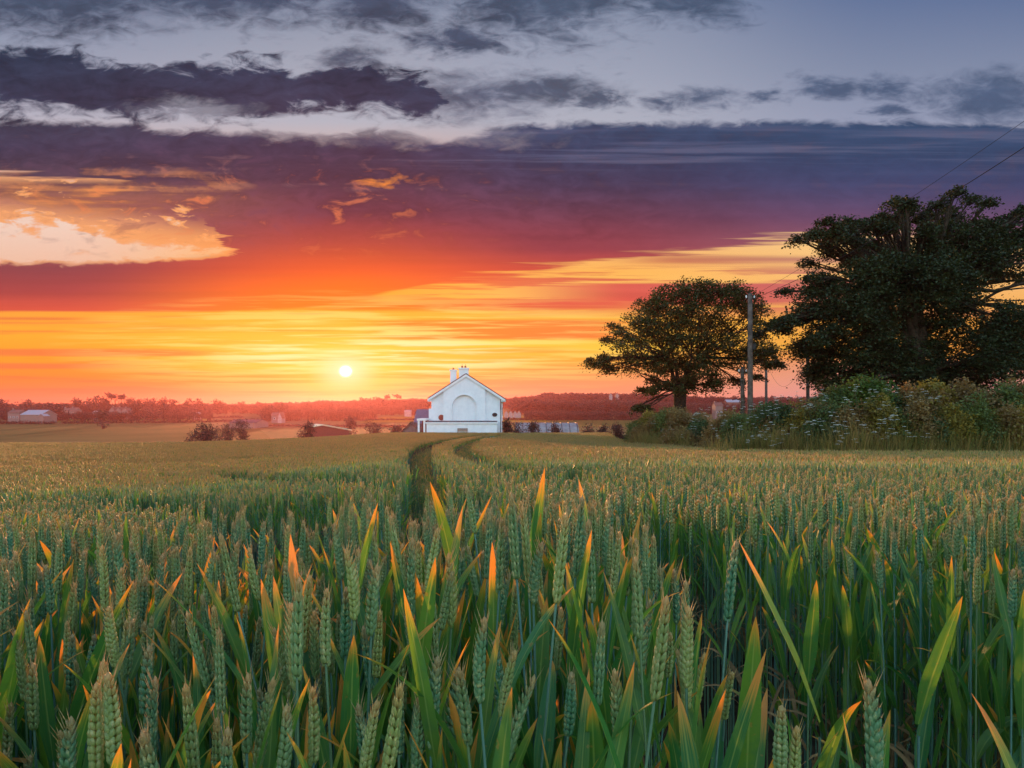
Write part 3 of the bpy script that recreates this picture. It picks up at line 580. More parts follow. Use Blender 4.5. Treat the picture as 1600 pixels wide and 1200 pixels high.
# leaves and ears that stand out, set so that their tips stand where they stand in the field
def tip_of(kit):
    best = None
    for n_, me in kit:
        for v in me.vertices:
            if best is None or v.co.z > best.z: best = v.co.copy()
    return best
HERO = [(455,835,1.0,'s','upright broad blade left of the centre, in front of darker wheat'),(530,800,1.05,'s','pair of broad blades with sunlit edges left of the wheel track'),(722,790,.95,'s','upright broad leaves right of the leaning blade by the wheel track'),
 (205,905,.85,'s','broad grey-green leaf among the ears at the left'),(1000,800,1.1,'s','broad shoot with a curled leaf at the right end of the near clump'),(880,860,.75,'s','dark broad leaf low right of centre'),(1500,930,.95,'s','dark green shoot with a lit orange tip at the far right'),(370,960,.7,'s','broad leaf crossing in front of the left ears'),
 (850,730,1.05,'s','tallest broad green blade rising above the near wheat, right of centre'),(675,752,1.0,'s','broad pointed blade leaning right in front of the dark wheel track'),(905,748,1.15,'s','slim green blade just right of the tallest blade'),
 (588,785,.95,'s','wide leaning leaf blade left of the wheel track, catching orange light'),(765,772,1.2,'s','bright tipped leaves at the centre of the near clump'),(958,760,1.2,'e','ear with a pale pointed tip standing above its neighbours right of centre'),
 (485,880,.80,'s','long dark green blade left of centre of the near wheat'),(312,880,.95,'s','orange bladed shoot in the left part of the near wheat'),(45,935,.80,'s','orange edged blade at the left margin'),(410,905,.85,'s','olive blade slanting right among the left ears'),
 (650,892,.78,'s','yellow tipped blade low in the middle of the near wheat'),(800,740,1.4,'e','pale ear just left of the tallest blade'),(835,830,.80,'e','large plump ear in the centre foreground'),(700,1000,.62,'e','big leaning ear low in the centre foreground'),
 (600,860,.72,'e','tall slightly yellow ear left of centre'),(1180,962,.72,'s','shoot with a bright orange tip standing alone at the right'),(1160,845,1.0,'s','broad leaf blade leaning right at the edge of the open gap'),(1062,925,.68,'e','large glossy ear right of centre'),
 (1225,1080,.58,'e','plump ear standing alone at the bottom right'),(925,1090,.60,'s','orange tipped leaf low right of centre'),(1060,1080,.62,'s','wide green blade low at the right of centre'),(1390,1110,.70,'s','bent leaf with an orange edge at the bottom right'),
 (1275,905,1.2,'s','leaf with an orange tip in the right part of the field'),(240,985,.70,'e','ear in the left foreground beside a dark leaf'),(150,1060,.62,'s','short broad blade at the bottom left'),(90,1100,.56,'e','very near ear at the bottom left corner'),
 (1040,870,.95,'e','ear at the right shoulder of the near clump'),(545,1120,.60,'s','low orange tipped blade at the bottom left of centre')]
for i, (px, py, d, ty, lb) in enumerate(HERO):
    kit = BROAD[i % len(BROAD)] if ty == 's' else KITS[i % len(KITS)]; tp = tip_of(kit); rz = rnd.uniform(0, 6.28); T_ = at(px, py, d); c_, s_ = math.cos(rz), math.sin(rz)
    x = T_.x - (tp.x * c_ - tp.y * s_); y = T_.y - (tp.x * s_ + tp.y * c_); z = float(ground(x, y)); place_kit(kit, 'wheat_shoot' if ty == 's' else 'wheat_stalk', (x, y, z), rz, (1.05, max(.5, (T_.z - z) / tp.z)), (0, 0), lb, 'wheat', shoot_group if ty == 's' else ear_group)
cn = bpy.data.collections.new('near_kinds')
for i, kit in enumerate(KITS + SHOOTS[:5]):
    pm = PM()
    for n_, me in kit:
        mi = {'stem': 0, 'ear': 1, 'leaf': 2, 'withered_leaf': 3}[n_]; b = len(pm.v); pm.v += [tuple(v.co) for v in me.vertices]; pm.f += [tuple(b + j for j in p.vertices) for p in me.polygons]
        pm.m += [mi] * len(me.polygons); pm.al += [a.value for a in me.attributes['along'].data]; pm.ac += [a.value for a in me.attributes['across'].data]
    cn.objects.link(bpy.data.objects.new('near_kind_%02d' % i, pm.mesh('near_kind', [M_stem, M_ear, M_leaf, M_dry])))
scatter('wheat_field', put(Q), RNG.uniform(.88, 1.04, len(Q)), RNG.uniform(0, 6.28, len(Q)), cn, 'thick wheat just behind the nearest rows')
# ---------------------------------------------------------------- the white house
def speck(c1, c2, sc=3.0): return varied(c1, c2, sc)
def c_render(t):
    p = vec(t); n_ = t.noise(p, 1.3, 5.0, .6); s2 = t.new('ShaderNodeMapping'); t.put(s2.inputs[0], p); s2.inputs['Scale'].default_value = (6, 6, .35)
    st_ = t.noise(s2.outputs[0], 1.0, 4.0, .6); c = t.ramp(n_, [(.3, lin((222,224,230))), (.7, lin((238,240,244)))])
    return t.mix(t.m('MULTIPLY', t.ss(st_, .55, .8), .22), c, lin((170,172,168)))
M_white = material('white_render', c_render, .85, .2, bump=(lambda t: t.noise(vec(t), 40., 4., .6), .25, .01))
M_trim = material('white_painted_trim', speck((226,226,228), (242,242,244)), .6, .3)
def c_slate(t):
    b = t.new('ShaderNodeTexBrick'); t.put(b.inputs['Vector'], vec(t)); b.inputs['Scale'].default_value = 3.0
    b.inputs['Color1'].default_value = lin((62,58,66)); b.inputs['Color2'].default_value = lin((84,76,82)); b.inputs['Mortar'].default_value = lin((38,36,40)); b.inputs['Mortar Size'].default_value = .02
    return b.outputs[0]
M_slate = material('slate', c_slate, .65, .3)
M_brickred = material('terracotta', speck((150,74,54), (186,98,70), 12), .8)
M_iron = material('dark_iron', speck((34,32,34), (58,54,54), 9), .6)
M_plaque = material('red_brown_plaque', speck((120,52,44), (150,74,58), 9), .7)
M_wood = material('weathered_timber', speck((110,88,72), (150,126,104), 14), .85)
M_glass = material('window_glass', lambda t: lin((40,46,56)), .08, .6)
K = 85.0 / F
hx = (728.5 - CX) * K; hy = 85.0; gz = -4.3
house = empty('white_house', (hx, hy, gz)); tag(house, 'white rendered house with a blind arch in its gable and two white chimneys', 'house')
X = lambda px: (px - 728.5) * K
Z = lambda py: EYE + (HY - py) * K - gz
ev = Z(621.5); ap = Z(586.5); eL, eR = X(674), X(783)
b = MB(); b.prism([(eL, 0), (eR, 0), (eR, ev), (0, ap), (eL, ev)], 0, 14); wall = b.build('wall', M_white, house, (0, 0, 0))
# proud centre panel with the round-headed recess
pl, pr = X(693), X(758.5); al, ar, sy_ = X(706.5), X(745), Z(636.5)
slope = (ap - ev) / (0 - eL); ytop = lambda x: ap - abs(x) * slope - .10
ra = (ar - al) / 2; xc = (al + ar) / 2
arc = [(xc + ra * math.cos(a), sy_ + ra * math.sin(a)) for a in np.linspace(0, math.pi, 25)]
b = MB(); b.prism([(pl, 0), (pl, ytop(pl)), (0, ytop(0)), (pr, ytop(pr)), (pr, 0), (ar, 0)] + arc + [(al, 0)], -.30, -.002); b.build('gable_panel', M_white, house)
b = MB()                                       # raised rib round the arch
ring = [(xc + (ra + .0) * math.cos(a), sy_ + (ra + .0) * math.sin(a)) for a in np.linspace(0, math.pi, 25)]; ro = [(xc + (ra + .16) * math.cos(a), sy_ + (ra + .16) * math.sin(a)) for a in np.linspace(math.pi, 0, 25)]
b.prism(ring + ro, -.36, -.303); b.box(al - .16, al, -.36, -.303, 0, sy_ - .003); b.box(ar, ar + .16, -.36, -.303, 0, sy_ - .003); b.build('arch_moulding', M_white, house)
for sx in (-1, 1):                             # roof slopes and their white verges
    ex = (eR + .42) * sx; zz = ap - abs(ex) * slope
    n_ = 'roof_slope'; b = MB(); b.prism([(0, ap + .26), (ex, zz + .26), (ex, zz + .14), (0, ap + .14)], -.52, 14.3); b.build(n_, M_slate, house)
    b = MB(); b.prism([(0, ap + .135), (ex, zz + .135), (ex, zz - .17), (0, ap - .17)], -.48, -.365); b.build('bargeboard', M_trim, house)
    b = MB(); b.prism([(sx * (eR - .02), zz + .2), (ex + sx * .02, zz + .13), (ex + sx * .02, zz - .20), (sx * (eR - .02), zz - .20)], -.30, 14.2); b.build('eaves_board', M_trim, house)
def chimney(x0, x1, y0, y1, z0, z1, pots, spikes=False):
    b = MB(); b.box(x0, x1, y0, y1, z0, z1 - .18); c = b.build('chimney', M_white, house)
    b = MB(); b.box(x0 - .09, x1 + .09, y0 - .09, y1 + .09, z1 - .178, z1); b.build('chimney_cap', M_trim, c)
    for q in pots:
        b = MB(); ym = (y0 + y1) / 2; b.tube([(q, ym, z1), (q, ym, z1 + .16), (q, ym, z1 + .26)], [.13, .11, .13], 12); b.build('chimney_pot', M_brickred, c)
        if spikes: b = MB(); b.tube([(q, ym, z1 + .26), (q, ym, z1 + .48)], .012, 5); b.tube([(q - .05, ym, z1 + .40), (q + .05, ym, z1 + .40)], .012, 5); b.build('pot_finial', M_iron, c)
chimney(X(717.5), X(731.8), -.32, .7, Z(592), Z(574.8), [X(722), X(727)], True)
k9 = 93.2 / F; x9 = (708 - CX) * k9 - hx; z9 = EYE + (HY - 577.5) * k9 - gz; chimney(x9 - .40, x9 + .40, 8.2, 9.1, z9 - 2.4, z9, [x9])
# low lean-to across the foot of the gable, with a flat porch to the left
lx0, lx1 = X(670), X(777); b = MB(); b.box(lx0, lx1, -2.3, -.37, 0, Z(661.2)); b.build('lean_to_wall', M_white, house)
b = MB(); b.box(lx0 - .12, lx1 + .10, -2.45, -.365, Z(661.2) + .003, Z(659.0)); b.build('lean_to_coping', M_trim, house)
b = MB(); b.prism([(-2.38, Z(659) + .003), (-.365, Z(657.2)), (-.365, Z(659) + .003)], lx0, lx1, axis='x'); b.build('lean_to_roof', M_slate, house)
b = MB(); b.box(X(655.5), X(669.3), -2.4, 2.2, Z(656.6), Z(653.8)); b.build('porch_roof', M_trim, house, (0, 0, 0))
for px in (658.0, 666.6): b = MB(); b.box(X(px) - .11, X(px) + .11, -2.3, -2.08, 0, Z(656.6) - .003); b.build('porch_post', M_trim, house)
b = MB(); b.box(X(656.5), X(669.2), 1.8, 2.1, 0, Z(656.6) - .003); b.build('porch_back_wall', M_plaque, house)
b = MB(); b.box(X(669.2), eL - .003, .5, 3.2, 0, Z(638.4)); b.build('side_annex', M_white, house)
b = MB(); b.tube([(X(689.6) - .001, -.02, Z(652.4)), (X(689.6), -.10, Z(652.4))], [.36, .34], 24); b.build('round_plaque', M_plaque, house, (0, -.003, 0))
b = MB(); th_ = np.linspace(0, 2 * math.pi, 24, endpoint=False); b.prism([(X(773) + .32 * math.cos(a), Z(648) + .24 * math.sin(a)) for a in th_], -.09, -.003); b.build('oval_plaque', M_iron, house)
b = MB(); b.tube([(X(782.4), -.12, Z(623.5)), (X(782.4), -.12, Z(640))], .06, 8); b.tube([(X(782.4), -.12, Z(640)), (X(782.4), -.12, .2)], .045, 8); b.build('downpipe', M_iron, house)
for yy_ in (2.2, 5.2, 8.4, 11.4):
    for zz_ in (1.4, 4.0):
        b = MB(); b.box(eR + .003, eR + .05, yy_ - .5, yy_ + .5, zz_, zz_ + 1.3); wq = b.build('window', M_trim, house)
        b = MB(); b.box(eR + .052, eR + .06, yy_ - .42, yy_ + .42, zz_ + .08, zz_ + 1.22); b.build('pane', M_glass, wq)
# bench in front of the lean-to
bx, by_ = (725 - CX) * K, 82.2; bz = EYE + (HY - 674.6) * 82.2 / F - .45
bench = empty('garden_bench', (bx, by_, bz)); tag(bench, 'small wooden bench standing against the low white wall of the house', 'bench')
b = MB(); [b.box(-.62, .62, -.22 + q * .12, -.13 + q * .12, .44, .47) for q in range(4)]; b.build('seat', M_wood, bench)
b = MB(); [b.box(-.62, .62, .24, .27, .56 + q * .11, .64 + q * .11) for q in range(3)]; b.build('backrest', M_wood, bench)
for sx in (-.58, .52):
    for sy2, hh in ((-.2, .44), (.24, .86)): b = MB(); b.box(sx, sx + .06, sy2, sy2 + .06, 0 - .3, hh - .002); b.build('leg', M_wood, bench, (0, -.001 if sy2 < 0 else .034, 0))
# outbuildings at the left of the house
def gabled(name, label, cat, px0, px1, d, py_eave, py_ridge, depth, wallm, roofm, axis='x', windows=0, chim=0, group=None, door=False, drop=None):
    """simple building; px range of its near face, ridge along x ('x') or gable to the viewer ('y')"""
    k = d / F; cx_ = ((px0 + px1) / 2 - CX) * k; wd = (px1 - px0) * k; g_ = float(ground(cx_, d)) - .5; z = lambda py: EYE + (HY - py) * k - g_
    o = empty(name, (cx_, d, g_)); tag(o, label, cat, group); h = wd / 2; e, r = z(py_eave), z(py_ridge)
    if axis == 'x':
        b = MB(); b.prism([(0, 0), (depth, 0), (depth, e), (depth / 2, r), (0, e)], -h, h, axis='x'); b.build('wall', wallm, o)
        for s_ in (0, 1):
            y0 = -.3 if s_ == 0 else depth + .3; dz_ = (r - e) / (depth / 2) * .3; q = MB()
            q.prism([(depth / 2, r + .16), (y0, e - dz_ + .16), (y0, e - dz_ + .03), (depth / 2, r + .03)], -h - .25, h + .25, axis='x'); q.build('roof', roofm, o)
    else:
        b = MB(); b.prism([(-h, 0), (h, 0), (h, e), (0, r), (-h, e)], 0, depth); b.build('wall', wallm, o)
        for s_ in (-1, 1):
            x0 = s_ * (h + .3); dz_ = (r - e) / h * .3; q = MB(); q.prism([(0, r + .16), (x0, e - dz_ + .16), (x0, e - dz_ + .03), (0, r + .03)], -.25, depth + .25); q.build('roof', roofm, o)
    for i in range(windows):
        x = -h + wd * (i + .5) / windows; s_ = min(.5, wd / windows * .28); hh = min(1.1, (e - .5) * .4); z0 = .5 + (e - .5) * .45
        b = MB(); b.box(x - s_, x + s_, -.06, -.003, z0, z0 + hh); wq = b.build('window', M_trim, o)
        b = MB(); b.box(x - s_ * .8, x + s_ * .8, -.08, -.062, z0 + .08, z0 + hh - .08); b.build('pane', M_glass, wq)
    for i in range(chim):
        x = -h + .6 if i == 0 else h - .6; yq = depth / 2; b = MB(); b.box(x - .35, x + .35, yq - .35, yq + .35, (r if axis == 'x' else e + (r - e) * .3), r + 1.0)
        c = b.build('chimney', wallm, o); b = MB(); b.tube([(x, yq, r + 1.003), (x, yq, r + 1.35)], .15, 8); b.build('chimney_pot', M_brickred, c)
    return o
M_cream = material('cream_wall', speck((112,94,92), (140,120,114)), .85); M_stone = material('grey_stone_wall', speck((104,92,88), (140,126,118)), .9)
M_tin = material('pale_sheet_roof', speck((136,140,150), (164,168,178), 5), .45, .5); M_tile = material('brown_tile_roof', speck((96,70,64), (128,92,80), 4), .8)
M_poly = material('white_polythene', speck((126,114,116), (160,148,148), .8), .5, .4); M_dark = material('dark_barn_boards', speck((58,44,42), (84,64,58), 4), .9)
M_bright = material('bright_fibre_roof', speck((226,206,170), (240,224,190), 3), .6, .4)  # pale cream base colour
M_plum = material('rendered_grey_wall', speck((120,100,108), (140,120,126)), .9); M_plumr = material('grey_slates', speck((96,84,104), (116,104,122), 5), .6, .4)
gabled('stone_outbuilding', 'dark outbuilding with a steep slate roof just left of the white house', 'outbuilding', 649, 671, 93, 661, 641.5, 6, M_plum, M_plumr, 'x')
gabled('low_shed', 'low shed with a shallow sloping roof beside the porch of the white house', 'shed', 630, 654, 88, 672.5, 662.5, 4, M_cream, M_tile, 'y')
# ---------------------------------------------------------------- foliage
def leafmat(name, c1, c2, c3=None, trans=.32, sc=.9, warm=(1.8, 1.25, .6)):
    def f(t):
        p = wpos(t); n_ = t.noise(p, sc, 3.0, .6); n2 = t.noise(p, sc * 9, 2.0, .6); c = t.ramp(n_, [(.36, lin(c1)), (.64, lin(c2))])
        return t.mix(t.ss(n2, .5, .75), c, lin(c3 or c2))
    return material(name, f, .55, .3, trans, lighter(warm))
M_oak = leafmat('tree_leaf', (50,58,30), (70,76,38), (90,90,46)); M_syc = leafmat('sycamore_leaf', (34,44,26), (50,62,34), (70,80,44), .22)
M_bark = material('bark', varied((44,36,30), (74,62,52), 6., 6.), .95, .1, bump=(lambda t: t.noise(vec(t), 14., 6., .7), .8, .03))
M_far = leafmat('far_foliage', (62,48,46), (80,60,52), (92,68,56), .12, .05); M_far2 = leafmat('far_foliage_dark', (50,42,40), (64,52,46), None, .12, .05)
HM = {'green': leafmat('hedge_green', (66,84,46), (92,108,54), (112,124,68)), 'dark': leafmat('hedge_dark', (46,68,42), (68,90,50), (86,106,60)),
      'brown': leafmat('hedge_brown', (100,82,50), (130,108,64), (150,130,82)), 'olive': leafmat('hedge_olive', (102,96,42), (136,124,52), (160,142,64)), 'bright': leafmat('elder_bright', (52,78,30), (76,98,36), (92,114,46))}
def leaves_mesh(name, C, size, mat, flat=.5, out=None, aspect=.62, droop=0.0):
    """one small pointed leaf at every centre in C (n,3)"""
    n = len(C); nrm = RNG.normal(size=(n, 3)); nrm[:, 2] = np.abs(nrm[:, 2]) + flat
    if out is not None: nrm += out * .8
    nrm /= np.linalg.norm(nrm, axis=1)[:, None]; a = RNG.normal(size=(n, 3)); a[:, 2] -= droop; a -= (a * nrm).sum(1)[:, None] * nrm; a /= np.linalg.norm(a, axis=1)[:, None]; b_ = np.cross(nrm, a)
    s = (size * RNG.uniform(.6, 1.35, n))[:, None]
    Vv = np.stack([C - a * s * .5, C + b_ * s * .5 * aspect + nrm * s * .1, C + a * s * .5, C - b_ * s * .5 * aspect + nrm * s * .1], 1).reshape(-1, 3)
    Ff = np.arange(n * 4).reshape(n, 4); return mesh_np(name, Vv, Ff, mat, False)
def clump_points(c, r, nclump, nper, crad, squash=.45, shell=.55, up=.25):
    """leaf centres gathered in flattened clumps toward the shell of an ellipsoid (c, r)"""
    v = RNG.normal(size=(nclump, 3)); v[:, 2] += up; v /= np.linalg.norm(v, axis=1)[:, None]; q = RNG.uniform(shell, 1.0, nclump)[:, None]
    cc = np.array(c) + v * q * np.array(r); o = RNG.normal(size=(nclump, nper, 3)) * crad * .5; o[:, :, 2] *= squash
    o[:, :, 2] -= (o[:, :, 0] ** 2 + o[:, :, 1] ** 2) * .35 / max(crad, .01)
    return cc, (cc[:, None] + o).reshape(-1, 3)
def limb_path(a, b_, rnd, sag=.12, n=6):
    a = Vector(a); b_ = Vector(b_); L = (b_ - a).length; m1 = a.lerp(b_, .45) + Vector((rnd.gauss(0, .07), rnd.gauss(0, .07), .5)) * L * sag + Vector((rnd.gauss(0, .06), rnd.gauss(0, .06), rnd.gauss(0, .05))) * L
    pts = []
    for i in range(n + 1):
        t = i / n; p = a * (1 - t) ** 2 + m1 * 2 * t * (1 - t) + b_ * t * t; 
        if 0 < i < n: p += Vector((rnd.gauss(0, 1), rnd.gauss(0, 1), rnd.gauss(0, 1))) * L * .014
        pts.append(p)
    return pts
def big_tree(name, label, px, d, py_base, trunk_r, fork_py, clusters, leafsize, mat, dens, crad, seed, twigs=5, depth=1.0, bare=(), forks=4, split=1.1):
    rd = random.Random(seed); k = d / F; base = gpos(px, d); root = empty(name, base); tag(root, label, 'tree', None); B0 = Vector(base)
    L_ = lambda p: Vector(p) - B0; fork = L_(at(px, fork_py, d)); b = MB(); top = fork.z
    # fluted trunk
    pts = [(0, 0, -.3), (0.03, 0, top * .25), (-.05, .05, top * .6), tuple(fork)]; b.tube(pts, [trunk_r * 1.35, trunk_r, trunk_r * .88, trunk_r * .95], 14)
    for j in range(6): a = j * 1.05 + .3; q = trunk_r * .62; b.tube([(math.cos(a) * q * 1.6, math.sin(a) * q * 1.6, -.3), (math.cos(a) * q * .9, math.sin(a) * q * .9, top * .5), (math.cos(a) * q * .9, math.sin(a) * q * .9, top + .3)], [trunk_r * .5, trunk_r * .38, trunk_r * .3], 8)
    limbs = MB(); cl = []
    cs = []
    for (cx_, cy_, r_, dn) in clusters:
        if dn > split: cs.append((cx_, cy_, r_, dn)); continue
        for _ in range(3): a_ = rd.uniform(0, 6.28); q_ = rd.uniform(.35, .95); cs.append((cx_ + math.cos(a_) * q_ * r_ * 1.15, cy_ + math.sin(a_) * q_ * r_ * .85, r_ * rd.uniform(.4, .72), dn * rd.uniform(.25, .5)))
    for (cx_, cy_, r_, dn) in cs:
        off = rd.uniform(-1, 1) * depth; cl.append((L_(at(cx_, cy_, d)) + Vector((0, off, 0)), r_ * k, dn))
    # main limbs: group the clusters by direction
    mains = []
    for j in range(forks):
        tgt = cl[rd.randrange(len(cl))][0]; q = fork.lerp(tgt, .45); mains.append(q)
    cen = sum((c[0] for c in cl), Vector()) / len(cl)
    mains = [fork.lerp(cen + Vector((math.cos(a) * 1.0, math.sin(a) * .6, .25)) * (cl[0][1] * 3.0), .75) for a in [2 * math.pi * j / forks + .4 for j in range(forks)]]
    for m_ in mains: limbs.tube(limb_path(fork - Vector((0, 0, .4)), m_, rd, .1), np.linspace(trunk_r * .42, trunk_r * .18, 7), 8)
    LV = []; 
    for c, r_, dn in cl:
        st = min(mains + [fork], key=lambda q: (q - c).length - .25 * (c - q).normalized().dot((q - fork + Vector((0,0,.01))).normalized()))
        lp = limb_path(st, c, rd, .10); limbs.tube(lp, np.linspace(trunk_r * .15, trunk_r * .04, 7), 6)
        nc = max(9, int(44 * dn)); cc, pts = clump_points(c, (r_ * (1.3 if dn > split else 1.05), r_ * (1.5 if dn > split else 1.15), r_ * (1.05 if dn > split else .62)), nc, int(dens * (1 if dn > split else .8)), crad * (1 if dn > split else .8), .42, .30)
        LV.append(pts)
        for j in range(min(nc, twigs + int(4 * dn))):
            tgt = Vector(cc[j]); s0 = lp[rd.randrange(2, 6)]; limbs.tube(limb_path(s0, tgt, rd, .08, 4), np.linspace(trunk_r * .035 + .008, .008, 5), 4, cap=False)
    for (ax_, ay_), (bx_, by2), r_ in bare:
        limbs.tube(limb_path(L_(at(ax_, ay_, d)), L_(at(bx_, by2, d)), rd, .08), np.linspace(r_, r_ * .3, 7), 6)
    b.build('trunk', M_bark, root, None, True); limbs.build('limbs', M_bark, root, None, True)
    C = np.concatenate(LV); link('crown', leaves_mesh('crown', C, leafsize, mat, .6), root); return root
T1 = [(952,563,24,.6),(935,572,16,.4),(980,542,28,.9),(966,520,16,.5),(1002,510,28,1.1),(1018,480,20,.9),(1040,470,24,1.2),(1068,460,22,1.2),(1098,458,22,1.2),(1128,462,24,1.2),(1155,470,22,1.1),(1182,484,18,.8),(1055,500,32,1.5),(1092,495,32,1.1),(1130,500,30,.9),
      (1160,515,26,.6),(1025,530,32,1.4),(1062,540,36,1.7),(1100,535,32,1.2),(1130,545,26,.8),(1155,560,24,.7),(1182,548,24,.8),(1205,552,20,.8),(1200,578,14,.5),(1000,562,26,.9),(1030,572,28,1.0),(1070,575,30,1.6),(1100,578,24,1.1),(1110,600,16,.7),(1082,604,16,.7),(1028,598,12,.4),(1060,600,16,.6),(1160,588,14,.4),(1012,612,8,.2),(1000,636,7,.15)]
big_tree('broadleaf_tree', 'smaller round crowned tree with a thick forked trunk, standing left of the telegraph poles', 1063, 45, 640, .44, 606, T1, .155, M_oak, 44, .54, 3, 6, 1.9, split=.65,
         bare=[((1055,612),(1000,585),.09),((1045,600),(972,570),.07),((972,570),(972,592),.03),((1052,606),(1005,596),.06)])
T2 = [(1262,362,16,.4),(1290,348,20,.7),(1318,334,20,.7),(1345,322,18,.7),(1372,314,20,.7),(1402,304,18,.8),(1428,318,16,.6),(1462,302,20,.8),(1492,306,20,.8),(1515,296,14,.5),(1540,322,20,.8),(1572,326,20,.7),(1600,330,18,.7),(1632,325,24,.8),
      (1280,388,16,.5),(1310,370,18,.5),(1345,358,24,.8),(1385,345,26,1.0),(1345,395,18,.6),(1400,385,34,1.6),(1440,350,28,1.1),(1490,350,30,1.2),(1535,365,30,1.3),(1585,372,30,1.1),(1640,370,34,1.1),(1450,400,38,2.0),(1505,405,36,2.0),(1560,415,30,1.4),(1615,412,26,1.0),
      (1370,430,36,2.0),(1325,440,30,1.6),(1285,446,24,1.2),(1252,452,14,.6),(1420,450,42,2.4),(1480,460,40,2.4),(1540,450,26,1.2),(1300,485,38,2.2),(1260,492,28,1.5),(1228,505,20,1.0),(1212,516,12,.7),(1355,490,44,2.6),(1420,505,44,2.6),(1480,515,42,2.4),(1535,515,34,1.8),(1590,515,30,1.3),(1640,500,34,1.3),
      (1260,528,20,.9),(1290,540,30,1.8),(1340,550,42,2.6),(1400,560,42,2.6),(1460,565,42,2.6),(1520,560,40,2.4),(1580,555,38,2.0),(1640,555,42,2.0),(1310,580,26,1.6),(1295,605,14,.7),(1360,592,30,1.8),(1420,600,30,1.6),(1490,600,30,1.6),(1560,596,32,1.6),(1625,595,32,1.4),(1600,455,14,.3),(1665,430,32,.9),(1690,500,38,1.2)]
T2 = [(x_, y_ + 20 * max(0.0, min(1.0, (400 - y_) / 60.0)), r_, d_) for x_, y_, r_, d_ in T2 if (x_, y_) not in ((1600,455),(1540,450))]
T2 = [(x_, y_, r_ * (.75 if (x_, y_) == (1590,510) else 1), d_) for x_, y_, r_, d_ in T2]
big_tree('sycamore_tree', 'largest tree, dark spreading sycamore rising behind the hedge at the right', 1430, 36, 640, .8, 590, T2, .15, M_syc, 58, .60, 9, 6, 2.2,
         bare=[((1500,490),(1590,440),.14),((1590,440),(1640,430),.08),((1330,425),(1285,385),.05),((1322,412),(1270,352),.04),((1350,415),(1310,335),.05)], forks=6)
# ---------------------------------------------------------------- hedge shrubs
def shrub(name, label, cat, x, y, zb, wx, wy, h, mat, n, size, group=None, lumps=7, seed=0):
    rd = random.Random(seed or int(abs(x) * 97 + y * 13)); root = empty(name, (x, y, zb)); tag(root, label, cat, group); LV = []; st = MB()
    for j in range(lumps):
        a = rd.uniform(0, 6.28); q = rd.uniform(0, .62); c = (math.cos(a) * q * wx, math.sin(a) * q * wy, h * rd.uniform(.18, .76)); r_ = (wx * rd.uniform(.34, .5), wy * rd.uniform(.34, .5), h * rd.uniform(.20, .30))
        per = 16; cc, P_ = clump_points(c, r_, max(4, n // (lumps * per)), per, size * 2.6, .7, .5, .1); LV.append(P_)
        st.tube(limb_path((c[0] * .2, c[1] * .2, -.1), c, rd, .05, 4), np.linspace(h * .014 + .008, h * .004 + .004, 5), 5)
    c = (0, 0, h * .42); cc, P_ = clump_points(c, (wx * .8, wy * .8, h * .44), max(6, n // 40), 14, size * 2.8, .7, .7, .1); LV.append(P_)
    P_ = np.concatenate(LV); P_[:, 2] = np.maximum(P_[:, 2], .02); st.build('stems', M_bark, root); link('foliage', leaves_mesh('foliage', P_, size, mat, .3, droop=.3), root); return root
#   px, foot distance, top y, half width px, colour, label
SH = [(1045,34.5,640,26,'green','green shrub at the base of the smaller tree trunk'),(1085,33,640,24,'brown','brown scrub just right of the smaller tree trunk'),(1005,35.8,664,22,'brown','low pinkish brown weeds at the tip of the hedge'),(992,37.5,657,13,'green','low green shrub at the far left end of the hedge'),(1014,37,644,18,'olive','yellow-green rounded shrub left of the smaller tree trunk'),(1030,35,650,24,'brown','brownish low shrub in front of the smaller tree, left side'),
      (1062,33.5,643,26,'brown','brown shrub right in front of the smaller tree trunk'),(1098,31.5,650,28,'dark','dark green shrub between the tree trunk and the poles'),(1132,29.5,641,28,'brown','reddish brown shrub left of the ivy covered pole'),
      (1070,31.0,672,28,'brown','low brown shrub at the hedge foot below the smaller tree'),(1160,27.5,641,28,'green','green shrub directly below the telegraph pole'),(1192,25.5,630,30,'green','green shrub right of the telegraph pole foot'),
      (1228,24,622,34,'dark','dark shrub between the telegraph pole and the thin far pole'),(1268,23,614,34,'brown','brown tinged shrub below the thin pole beside the big tree'),(1175,25.6,668,34,'dark','low dark shrub on the slope below the poles'),
      (1310,22.8,606,34,'green','tall green shrub left of the bright elder'),(1345,22.6,597,34,'bright','bright yellow-green elder bush standing highest in the hedge'),(1390,22.6,606,32,'dark','dark shrub just right of the bright elder'),
      (1300,21.8,650,42,'dark','deep green shrub low in the hedge below the elder'),(1425,22.2,612,34,'brown','brown shrub under the middle of the big tree'),(1400,21.4,655,38,'olive','olive coloured shrub at the foot of the hedge, centre'),
      (1462,22.2,606,34,'olive','yellowish shrub under the big tree, right of the brown one'),(1455,21.3,660,36,'dark','dark low shrub at the hedge foot below the big tree'),(1500,22.2,600,36,'brown','tall russet brown shrub in the right part of the hedge'),
      (1505,21.2,650,38,'olive','golden olive shrub low in the right part of the hedge'),(1545,22.2,604,36,'green','green shrub near the right end of the visible hedge'),(1560,21.2,648,38,'olive','olive bramble mound low near the right end'),
      (1590,22.2,600,38,'brown','brown shrub at the right edge of the picture'),(1612,21.3,645,40,'dark','dark bramble low at the right edge'),(1650,22.5,600,46,'green','green shrub beyond the right edge'),(1240,22.8,662,34,'brown','brownish bramble on the slope right of the telegraph pole'),
      (1345,21.3,668,34,'brown','reddish bramble at the hedge foot below the elder'),(1120,28.6,676,32,'brown','low brown bramble at the foot of the sloping hedge'),(1205,23.8,672,30,'green','small green bramble at the foot of the slope')]
